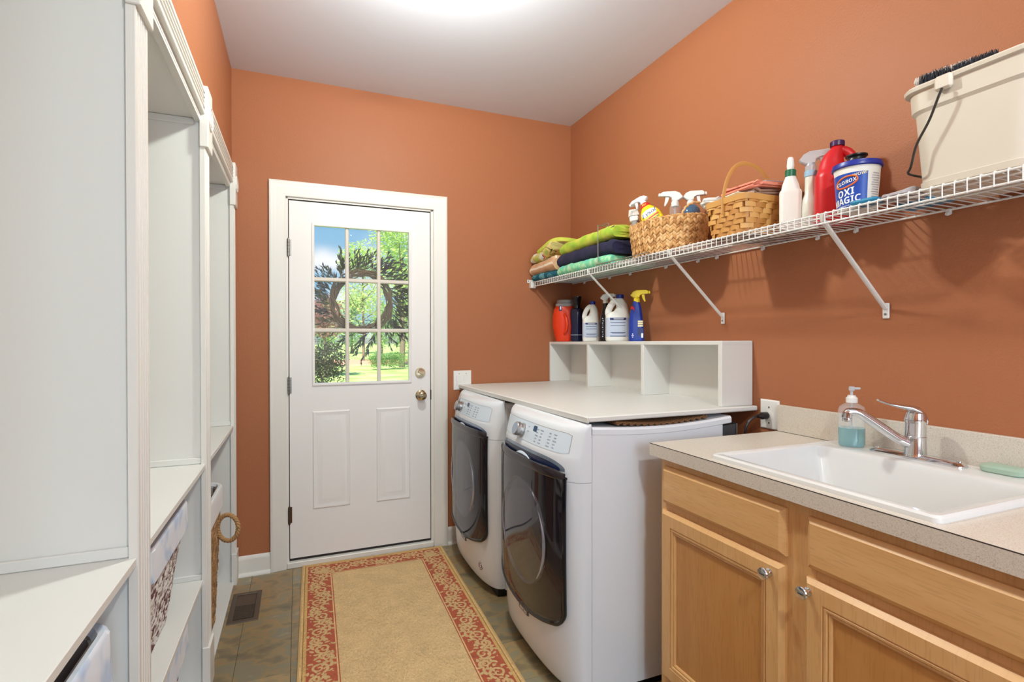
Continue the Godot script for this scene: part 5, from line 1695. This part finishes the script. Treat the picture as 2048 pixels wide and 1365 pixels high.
# ---------------------------------------------------------------- sink cabinet, counter, sink
func sink_side() -> void:
	var CY := 0.935
	var c := thing("countertop", "speckled beige laminate countertop with a dark seam along its front edge", "countertop", Vector3(1.43, 0.895, 2.4))
	var o := -c.position
	var hx0 := 1.176
	var hx1 := 1.585
	var hz0 := 1.985
	var hz1 := 2.535
	var b := MB.new()
	b.span(Vector3(1.124, 0.895, 1.70), Vector3(hx0, CY, 3.05)).span(Vector3(hx1, 0.895, 1.70), Vector3(1.742, CY, 3.05))
	b.span(Vector3(hx0, 0.895, 1.70), Vector3(hx1, CY, hz0)).span(Vector3(hx0, 0.895, hz1), Vector3(hx1, CY, 3.05))
	put("slab", b, "counter", c, o)
	put("front_edge", bx(Vector3(1.1228, 0.894, 1.6995), Vector3(1.1242, CY - 0.0012, 3.05)), "counter", c, o)
	put("edge_seam", bx(Vector3(1.1226, CY - 0.0014, 1.6995), Vector3(1.1252, CY + 0.0002, 3.05)), "counter_seam", c, o)
	var bs := lone("backsplash", bx(Vector3(-0.0095, 0.0, -0.675), Vector3(0.0095, 0.102, 0.675), 0.0015), "counter", "speckled beige laminate backsplash strip along the right wall behind the sink", "backsplash", Vector3(1.7325, CY, 2.375))
	put("base_seam", bx(Vector3(-0.0105, 0.0, -0.675), Vector3(-0.009, 0.0012, 0.675)), "counter_seam", bs)
	# cabinet
	var k := thing("sink_cabinet", "maple sink base cabinet with two drawer fronts and two panelled doors", "cabinet", Vector3(1.44, 0, 2.26))
	o = -k.position
	var xf := 1.152
	var body := MB.new()
	for q in [[1.728, 1.768], [2.212, 2.306], [2.75, 2.84]]: body.span(Vector3(xf, 0.10, q[0]), Vector3(xf + 0.02, 0.894, q[1]))
	for q in [[0.10, 0.17], [0.700, 0.752], [0.845, 0.894]]: body.span(Vector3(xf + 0.0004, q[0], 1.728), Vector3(xf + 0.02, q[1], 3.0))
	put("face_frame", body, "maple_upright", k, o)
	var bm := MB.new()
	bm.span(Vector3(xf + 0.018, 0.10, 1.728), Vector3(1.742, 0.894, 1.744)).span(Vector3(xf + 0.018, 0.10, 2.984), Vector3(1.742, 0.894, 3.0))
	bm.span(Vector3(xf + 0.018, 0.10, 1.73), Vector3(1.742, 0.116, 3.0)).span(Vector3(1.73, 0.10, 1.73), Vector3(1.742, 0.894, 3.0))
	bm.span(Vector3(xf + 0.02, 0.12, 1.744), Vector3(xf + 0.03, 0.894, 2.99))
	put("carcass", bm, "maple_upright", k, o)
	put("toe_kick", bx(Vector3(xf + 0.075, 0.0, 1.735), Vector3(xf + 0.09, 0.101, 3.0)), "black_plastic", k, o)
	var rows := [[1.748, 2.228], [2.290, 2.770]]
	for j in 2:
		var z0: float = rows[j][0]
		var z1: float = rows[j][1]
		var X := Transform3D(FACE_LEFT, Vector3(xf, 0, 0))
		var f := frame([Vector2(0, 0.0), Vector2(0, 0.008), Vector2(0.013, 0.0195), Vector2(0.0135, 0.0195)], z0, z1, 0.742, 0.866)
		f.quad(Vector3(z0 + 0.0135, 0.7555, 0.0195), Vector3(z1 - 0.0135, 0.7555, 0.0195), Vector3(z1 - 0.0135, 0.8525, 0.0195), Vector3(z0 + 0.0135, 0.8525, 0.0195))
		put("drawer_front", MB.new().add(f, X), "maple_lying", k, o, 20)
		var d := frame([Vector2(0, 0), Vector2(0, 0.008), Vector2(0.011, 0.0195), Vector2(0.048, 0.0195), Vector2(0.0495, 0.0165), Vector2(0.0515, 0.0165), Vector2(0.053, 0.0185), Vector2(0.058, 0.0175), Vector2(0.060, 0.0135), Vector2(0.062, 0.0135), Vector2(0.064, 0.0150), Vector2(0.068, 0.0130), Vector2(0.0695, 0.0085)], z0 - 0.004, z1 - 0.002, 0.155, 0.718)
		var dn := put("cabinet_door", MB.new().add(d, X), "maple_upright", k, o, 20)
		var p0 := Vector3(z0 + 0.0655, 0.2245, 0.0085)
		var p1 := Vector3(z1 - 0.0715, 0.6485, 0.0085)
		var pan := MB.new()
		pan.quad(Vector3(p0.x, p0.y, p0.z), Vector3(p1.x, p0.y, p0.z), Vector3(p1.x, p1.y, p0.z), Vector3(p0.x, p1.y, p0.z))
		pan.quad(Vector3(p0.x, p1.y, 0.002), Vector3(p1.x, p1.y, 0.002), Vector3(p1.x, p0.y, 0.002), Vector3(p0.x, p0.y, 0.002))
		put("centre_panel", MB.new().add(pan, X), "maple_panel", dn)
		var kz := z1 - 0.040 if j == 0 else z0 + 0.010
		var kn := put("knob", MB.new().lathe([Vector2(0.010, 0.0), Vector2(0.010, 0.002), Vector2(0.0060, 0.005), Vector2(0.0055, 0.013), Vector2(0.011, 0.018), Vector2(0.0155, 0.021), Vector2(0.0160, 0.024), Vector2(0.0145, 0.0265), Vector2(0.0, 0.0275)], 28, Transform3D(Basis(Vector3.BACK, PI / 2), Vector3(xf - 0.0195, 0.688, kz))), "chrome", dn)
		put("knob_slot", bx(Vector3(xf - 0.0480, 0.6855, kz - 0.0075), Vector3(xf - 0.0455, 0.6905, kz + 0.0075), 0.001), "dark_grey", kn)
	# sink: rim, deck, tapering basin
	var s := thing("sink", "white drop-in utility sink with a wide rim set in the countertop", "sink", Vector3(1.426, CY, 2.262))
	var ring := func(x0: float, x1: float, z0: float, z1: float, r: float, y: float) -> PackedVector3Array:
		return rrect(x1 - x0, z1 - z0, r, y - CY, Vector2((x0 + x1) / 2 - 1.426, (z0 + z1) / 2 - 2.262), 6)
	var sk := MB.new().loft([
		ring.call(1.150, 1.702, 1.957, 2.567, 0.016, CY - 0.002), ring.call(1.149, 1.703, 1.956, 2.568, 0.016, CY + 0.002), ring.call(1.150, 1.702, 1.957, 2.567, 0.016, CY + 0.010), ring.call(1.155, 1.698, 1.962, 2.562, 0.016, CY + 0.0145),
		ring.call(1.170, 1.592, 1.977, 2.547, 0.016, CY + 0.0145), ring.call(1.180, 1.580, 1.987, 2.537, 0.02, CY + 0.010), ring.call(1.186, 1.574, 1.993, 2.531, 0.024, CY - 0.004), ring.call(1.235, 1.535, 2.055, 2.470, 0.06, CY - 0.20), ring.call(1.250, 1.520, 2.075, 2.450, 0.07, CY - 0.235), ring.call(1.285, 1.485, 2.11, 2.415, 0.07, CY - 0.245)], false, true)
	put("basin", sk, "sink_white", s, Vector3.ZERO, 32)
	put("drain", MB.new().lathe([Vector2(0.04, -0.245), Vector2(0.04, -0.242), Vector2(0.03, -0.241), Vector2(0.026, -0.244), Vector2(0, -0.244)], 24), "chrome", s, Vector3(-0.04, 0.0015, 0))
	# faucet
	var SY := CY + 0.0145
	var f := thing("faucet", "chrome single lever faucet with a long low spout on the sink deck", "faucet", Vector3(1.648, SY, 2.236))
	put("base_plate", rr_loft([[0.0, 0.054, 0.252, 0.0269], [0.004, 0.054, 0.252, 0.0269], [0.011, 0.040, 0.232, 0.0199], [0.014, 0.026, 0.20, 0.0129]], 8), "chrome", f, Vector3.ZERO, 25)
	put("body", MB.new().lathe([Vector2(0.030, 0.008), Vector2(0.0265, 0.016), Vector2(0.0255, 0.060), Vector2(0.0265, 0.0615), Vector2(0.0265, 0.064), Vector2(0.0255, 0.0655), Vector2(0.0255, 0.102), Vector2(0.0272, 0.106), Vector2(0.0272, 0.118), Vector2(0.024, 0.132), Vector2(0.016, 0.140), Vector2(0.0, 0.142)], 36), "chrome", f, Vector3.ZERO, 30)
	put("spout", MB.new().tube(smooth([Vector3(-0.006, 0.038, -0.004), Vector3(-0.040, 0.056, -0.024), Vector3(-0.085, 0.094, -0.052), Vector3(-0.118, 0.121, -0.071), Vector3(-0.137, 0.131, -0.082), Vector3(-0.152, 0.130, -0.091), Vector3(-0.158, 0.122, -0.095)], 6), 0.0150, 14, false, 0.74), "chrome", f, Vector3.ZERO, 60)
	put("aerator", MB.new().lathe([Vector2(0.0115, 0), Vector2(0.0128, 0.002), Vector2(0.0128, 0.010), Vector2(0.0118, 0.011), Vector2(0.0135, 0.013), Vector2(0.0135, 0.026), Vector2(0.008, 0.029), Vector2(0, 0.029)], 24), "chrome", f, Vector3(-0.156, 0.102, -0.094))
	var lv := []
	for q in [[0.022, 0.112, 0.020, 0.020], [0.004, 0.136, 0.022, 0.014], [-0.018, 0.146, 0.019, 0.009], [-0.045, 0.150, 0.013, 0.006], [-0.072, 0.156, 0.010, 0.0042], [-0.094, 0.164, 0.009, 0.0036], [-0.101, 0.167, 0.007, 0.0026]]:
		var r := PackedVector3Array()
		for i in 16:
			var a := TAU * i / 16.0
			r.append(Vector3(q[0], q[1] + q[3] * sin(a), -q[2] * cos(a)))
		r.reverse()
		lv.append(r)
	put("lever", MB.new().loft(lv).warp(func(v): return v.rotated(Vector3.UP, -0.52)), "chrome", f, Vector3.ZERO, 50)
	put("end_screw", MB.new().lathe([Vector2(0.006, 0.0), Vector2(0.006, 0.004), Vector2(0, 0.005)], 14), "chrome", f, Vector3(0, 0.011, -0.108))
	put("end_screw", MB.new().lathe([Vector2(0.006, 0.0), Vector2(0.006, 0.004), Vector2(0, 0.005)], 14), "chrome", f, Vector3(0, 0.011, 0.108))
	# soap pump
	var p := thing("soap_dispenser", "clear plastic soap pump bottle half full of teal soap beside the faucet", "soap dispenser", Vector3(1.642, SY, 2.052), -0.6)
	put("bottle", oval([[0.0, 0.034, 0.026], [0.003, 0.0375, 0.029], [0.010, 0.0385, 0.030], [0.118, 0.0385, 0.030], [0.128, 0.034, 0.027], [0.136, 0.022, 0.019], [0.139, 0.015, 0.015], [0.146, 0.014, 0.014]], 36), "clear_plastic", p, Vector3.ZERO, 60)
	put("soap_liquid", oval([[0.002, 0.034, 0.026], [0.008, 0.0372, 0.0287], [0.060, 0.0374, 0.0289], [0.0602, 0.0, 0.0]], 36), "teal_liquid", p)
	put("pump_collar", MB.new().lathe([Vector2(0.0165, 0.141), Vector2(0.0165, 0.156), Vector2(0.013, 0.158), Vector2(0.011, 0.164), Vector2(0, 0.164)], 24), "white_plastic", p)
	put("pump_head", MB.new().lathe([Vector2(0.004, 0.160), Vector2(0.004, 0.176), Vector2(0.0085, 0.180), Vector2(0.0085, 0.190), Vector2(0.006, 0.192), Vector2(0, 0.192)], 18).box(Vector3(0.014, 0.186, 0), Vector3(0.022, 0.007, 0.008), 0.002), "frosted_plastic", p)
	put("dip_tube", MB.new().tube(PackedVector3Array([Vector3(0, 0.006, 0), Vector3(0, 0.145, 0)]), 0.0028, 8), "frosted_plastic", p)
	var sb := lone("soap_bar", rr_loft([[0.0, 0.046, 0.082, 0.016], [0.004, 0.054, 0.092, 0.02], [0.014, 0.055, 0.094, 0.02], [0.019, 0.046, 0.084, 0.018], [0.021, 0.034, 0.070, 0.014]], 6), "soap_green", "pale green bar of soap on the sink rim right of faucet", "soap", Vector3(1.672, SY, 2.430))
	# outlet with a plug and cord
	var ol := thing("wall_outlet", "white oversized outlet plate on the wall between the dryer and backsplash", "outlet", Vector3(XR, 0.932, 1.650))
	var L := Transform3D(FACE_LEFT, Vector3.ZERO)
	var pl := frame([Vector2(0, 0), Vector2(0.001, 0.003), Vector2(0.005, 0.006), Vector2(0.008, 0.0065)], -0.045, 0.045, 0.0, 0.118)
	pl.quad(Vector3(-0.037, 0.008, 0.0065), Vector3(0.037, 0.008, 0.0065), Vector3(0.037, 0.11, 0.0065), Vector3(-0.037, 0.11, 0.0065))
	put("outlet_plate", MB.new().add(pl, L), "white_plastic", ol)
	put("socket", MB.new().add(MB.new().lathe([Vector2(0.020, 0.006), Vector2(0.020, 0.0075), Vector2(0.018, 0.008), Vector2(0, 0.008)], 28, Transform3D(Basis(Vector3.RIGHT, PI / 2), Vector3(0, 0.055, 0))), L), "white_plastic", ol)
	for y in [0.026, 0.088]: put("screw", MB.new().add(MB.new().lathe([Vector2(0.0035, 0.006), Vector2(0.0035, 0.0076), Vector2(0, 0.008)], 10, Transform3D(Basis(Vector3.RIGHT, PI / 2), Vector3(0, y, 0))), L), "hinge_metal", ol)
	var cd := thing("power_cord", "black plug and power cord hanging from outlet behind the dryer", "cord", Vector3(1.70, 0.975, 1.640))
	put("plug", MB.new().lathe([Vector2(0.008, 0), Vector2(0.014, 0.004), Vector2(0.0145, 0.030), Vector2(0.009, 0.040), Vector2(0.006, 0.052)], 20, Transform3D(Basis(Vector3.BACK, PI / 2), Vector3(0.034, 0.012, 0.004))), "cord_black", cd)
	put("cord", MB.new().tube(smooth([Vector3(-0.016, 0.012, 0.004), Vector3(-0.032, 0.010, 0.002), Vector3(-0.058, -0.014, -0.006), Vector3(-0.068, -0.060, -0.012), Vector3(-0.060, -0.16, -0.02), Vector3(-0.05, -0.45, -0.03)], 6), 0.0042, 8), "cord_black", cd)
	var vent := thing("duct_cover", "grey metal box fitting behind the back edge of dryer", "metal box", Vector3(1.585, 0.86, 1.555))
	put("box", bx(Vector3(-0.02, 0.0, -0.05), Vector3(0.045, 0.09, 0.03), 0.003), "dark_grey", vent)
	put("flange", bx(Vector3(0.045, 0.0, -0.05), Vector3(0.05, 0.094, 0.034), 0.001), "brushed_steel", vent)


# ---------------------------------------------------------------- outdoors
const GY := -0.25


func leaf_mesh(l: float, w: float) -> ArrayMesh:
	var b := MB.new()
	var q := [Vector3(0, 0, 0), Vector3(w * 0.5, l * 0.4, 0.02 * l), Vector3(0, l, 0), Vector3(-w * 0.5, l * 0.4, 0.02 * l), Vector3(0, l * 0.45, -0.06 * l)]
	b.tri(q[0], q[1], q[4])
	b.tri(q[1], q[2], q[4])
	b.tri(q[2], q[3], q[4])
	b.tri(q[3], q[0], q[4])
	return b.mesh(10)


func foliage(parent: Node3D, c: Vector3, r: Vector3, n: int, size: float, m: String, sd: int, holes := 0.0) -> void:
	rng.seed = sd
	var nz := noise(FastNoiseLite.TYPE_SIMPLEX_SMOOTH, 0.9 / maxf(r.x, 0.5), 2, sd)
	var mm := MultiMesh.new()
	mm.transform_format = MultiMesh.TRANSFORM_3D
	mm.mesh = leaf_mesh(size, size * 0.55)
	var list := []
	while list.size() < n:
		var d := Vector3(rng.randfn(), rng.randfn(), rng.randfn()).normalized()
		var k := pow(rng.randf(), 0.4)
		var p := d * k
		var lump := 0.80 + 0.38 * nz.get_noise_3dv(d * r.x * 1.3)
		p *= lump
		if nz.get_noise_3dv(p * r.x * 2.2 + Vector3(40, 0, 0)) < holes - 0.55: continue
		list.append(Transform3D(Basis.from_euler(Vector3(rng.randf() * TAU, rng.randf() * TAU, rng.randf() * TAU)).scaled_local(Vector3.ONE * rng.randf_range(0.7, 1.3)), c + p * r))
	mm.instance_count = n
	for i in n: mm.set_instance_transform(i, list[i])
	var o := MultiMeshInstance3D.new()
	o.name = "foliage"
	o.multimesh = mm
	o.material_override = M[m]
	o.set_meta("kind", "stuff")
	parent.add_child(o, true)


func tree(called: String, label: String, cat: String, at: Vector3, h: float, trunk: float, crowns: Array, m: String, n: int, leaf: float, sd: int, group := "", holes := 0.0) -> void:
	var t := thing(called, label, cat, at, 0.0, group)
	if trunk > 0.0:
		var b := MB.new().tube(smooth([Vector3(0, 0.0, 0), Vector3(0.04, h * 0.3, 0.02), Vector3(-0.03, h * 0.65, 0), Vector3(0.02, h, 0)], 5), trunk, 10, false, 0.5)
		for k in 7:
			var a := k * 2.4
			var y := h * (0.45 + 0.07 * k)
			b.tube(PackedVector3Array([Vector3(0, y, 0), Vector3(cos(a) * h * 0.14, y + h * 0.10, sin(a) * h * 0.14), Vector3(cos(a) * h * 0.24, y + h * 0.24, sin(a) * h * 0.24)]), trunk * 0.4, 6, false, 0.3)
		put("trunk", b, "bark", t)
	for k in crowns.size():
		foliage(t, crowns[k][0], crowns[k][1], n, leaf, m, sd * 10 + k, holes)


func outdoors() -> void:
	var g := bx(Vector3(-70, GY - 0.5, -130), Vector3(90, GY, -0.151))
	lone("lawn", g, "lawn", "sunlit green lawn seen through the door window", "lawn")
	lone("mulch_bed", MB.new().lathe([Vector2(3.6, 0.0), Vector2(3.5, 0.04), Vector2(0, 0.06)], 40, Transform3D(Basis.from_scale(Vector3(1.6, 1, 0.9)), Vector3.ZERO)), "mulch", "pale pink mulch bed at the far edge of the lawn", "mulch bed", Vector3(4.4, GY, -31.0))
	tree("garden_tree", "tall bright green tree filling the right of door window", "tree", Vector3(4.95, GY, -24.0), 5.6, 0.16, [[Vector3(-0.2, 5.1, 0), Vector3(1.5, 2.3, 1.5)], [Vector3(0.9, 4.0, 0.2), Vector3(1.2, 1.7, 1.2)], [Vector3(-0.5, 6.9, 0), Vector3(1.5, 1.6, 1.5)]], "leaf_bright", 1700, 0.17, 3)
	tree("garden_tree", "second slim tree trunk at the right edge of the window view", "tree", Vector3(5.75, GY, -26.0), 6.0, 0.13, [[Vector3(0.3, 5.4, 0), Vector3(1.4, 2.0, 1.4)]], "leaf_bright", 1500, 0.17, 4)
	tree("garden_tree", "airy pale green tree rising in the middle of window view", "tree", Vector3(3.9, GY, -32.0), 6.0, 0.10, [[Vector3(0.2, 4.0, 0), Vector3(2.3, 2.2, 1.6)], [Vector3(-0.3, 6.6, 0), Vector3(1.6, 1.4, 1.3)]], "leaf_bright", 1500, 0.19, 5, "", 0.25)
	tree("plum_tree", "purple leaved plum tree at the left of door window", "tree", Vector3(0.95, GY, -18.5), 2.9, 0.07, [[Vector3(-0.1, 2.35, 0), Vector3(1.05, 1.15, 1.0)]], "leaf_plum", 2300, 0.12, 6, "", 0.15)
	tree("garden_shrub", "dark leaved bush low at the left of the door window", "shrub", Vector3(0.62, GY, -13.8), 0.9, 0.04, [[Vector3(0, 0.78, 0), Vector3(1.0, 0.9, 0.85)]], "leaf_dark", 4200, 0.085, 7, "", 0.2)
	tree("box_shrub", "clipped round box shrub, the left one on the lawn", "shrub", Vector3(3.55, GY, -22.6), 0.6, 0.0, [[Vector3(0, 0.50, 0), Vector3(0.55, 0.52, 0.55)]], "leaf_box", 2600, 0.06, 8)
	tree("box_shrub", "larger rounded box shrub beside the tree trunk on lawn", "shrub", Vector3(4.35, GY, -22.8), 0.6, 0.0, [[Vector3(0, 0.48, 0), Vector3(0.78, 0.55, 0.7)]], "leaf_box", 3000, 0.06, 9)
	for k in 6:
		var x := 0.2 + 2.3 * k
		tree("background_tree", "leafy tree far behind the lawn, " + ["leftmost of the row", "second from the left of the row", "third from the left of the row", "third from the right of the row", "second from the right of the row", "rightmost of the row"][k], "tree", Vector3(x, GY, -46.0 - 2.0 * (k % 3)), 3.2 + 0.9 * (k % 3), 0.12, [[Vector3(0, 2.2, 0), Vector3(1.7, 2.2, 1.5)], [Vector3(0.4, 3.6 + 0.6 * (k % 3), 0), Vector3(1.4, 1.5, 1.3)]], ["leaf_mid", "leaf_bright", "leaf_mid"][k % 3], 1200, 0.24, 20 + k, "row of trees behind the lawn")
	wreath()


func wreath() -> void:
	rng.seed = 12
	var t := thing("door_wreath", "twig wreath with dark leafy sprays hanging outside the door glass", "wreath", Vector3(0.358, 1.520, -0.088))
	var R := 0.165
	var ring := MB.new()
	for k in 16:
		var q := PackedVector3Array()
		var ph := rng.randf() * TAU
		var off := rng.randf_range(0.006, 0.026)
		var tw := rng.randf_range(2.0, 5.0)
		for i in 72:
			var a := TAU * i / 72.0
			var o := a * roundf(tw) + ph
			q.append(Vector3(cos(a) * (R + off * cos(o)), sin(a) * (R + off * cos(o)) * 1.05, off * 0.7 * sin(o)))
		ring.tube(q, 0.0038, 5, true)
	put("vine_ring", ring, "vine", t)
	var variants := []
	for k in 5:
		var b := MB.new()
		var L := 0.115 + 0.012 * k
		b.tube(PackedVector3Array([Vector3.ZERO, Vector3(0.004, L * 0.5, 0.004), Vector3(0.012 * (k - 2), L, 0.0)]), 0.0013, 4, false, 0.5)
		for i in 13:
			var f := 0.2 + 0.8 * i / 12.0
			var l := 0.040 * (1.15 - 0.55 * f)
			var w := 0.0095
			var p := Vector3(0.012 * (k - 2) * f * f, L * f, 0.004 * sin(i * 2.0))
			var B := Basis(Vector3.UP, i * 2.1 + k) * Basis(Vector3.BACK, (0.62 if i % 2 else -0.62) * (1.0 - 0.4 * f))
			var pts := [Vector3.ZERO, Vector3(w * 0.5, l * 0.4, 0.001), Vector3(0, l, 0.002), Vector3(-w * 0.5, l * 0.4, 0.001), Vector3(0, l * 0.4, -0.0015)]
			for e in 4: b.tri(p + B * pts[e], p + B * pts[(e + 1) % 4], p + B * pts[4])
		variants.append(b.mesh(30))
	for i in 130:
		var a := TAU * i / 130.0 + rng.randf_range(-0.05, 0.05)
		var lower := sin(a) < -0.55
		if lower and i % 3: continue
		var sweep := -0.75 + rng.randf_range(-0.30, 0.35)       # the sprays lean round the ring
		if cos(a) > 0.2 and sin(a) > -0.8: sweep = -0.55 + rng.randf_range(-0.3, 0.3)
		var s := put("spray", variants[rng.randi() % 5], ["leaf_wreath", "leaf_wreath", "leaf_wreath_plum"][rng.randi() % 3], t)
		var z := rng.randf_range(-0.012, 0.030)
		s.transform = Transform3D((Basis(Vector3.BACK, a - PI / 2 + sweep) * Basis(Vector3.RIGHT, rng.randf_range(-0.35, 0.1))).scaled_local(Vector3.ONE * rng.randf_range(0.9, 1.2) * (1.25 if cos(a) > 0.2 else 1.0)), Vector3(cos(a) * R * 1.03, sin(a) * R * 1.08, -absf(z) * 0.6))
	for k in 9:      # a few inside the ring
		var a := -2.4 + 0.22 * k
		var s := put("spray", variants[k % 5], "leaf_wreath", t)
		s.transform = Transform3D(Basis(Vector3.BACK, a - PI / 2 + PI + [-0.9, 0.7, -1.2][k % 3]).scaled_local(Vector3.ONE * 0.55), Vector3(cos(a) * R * 0.95, sin(a) * R, -0.01))
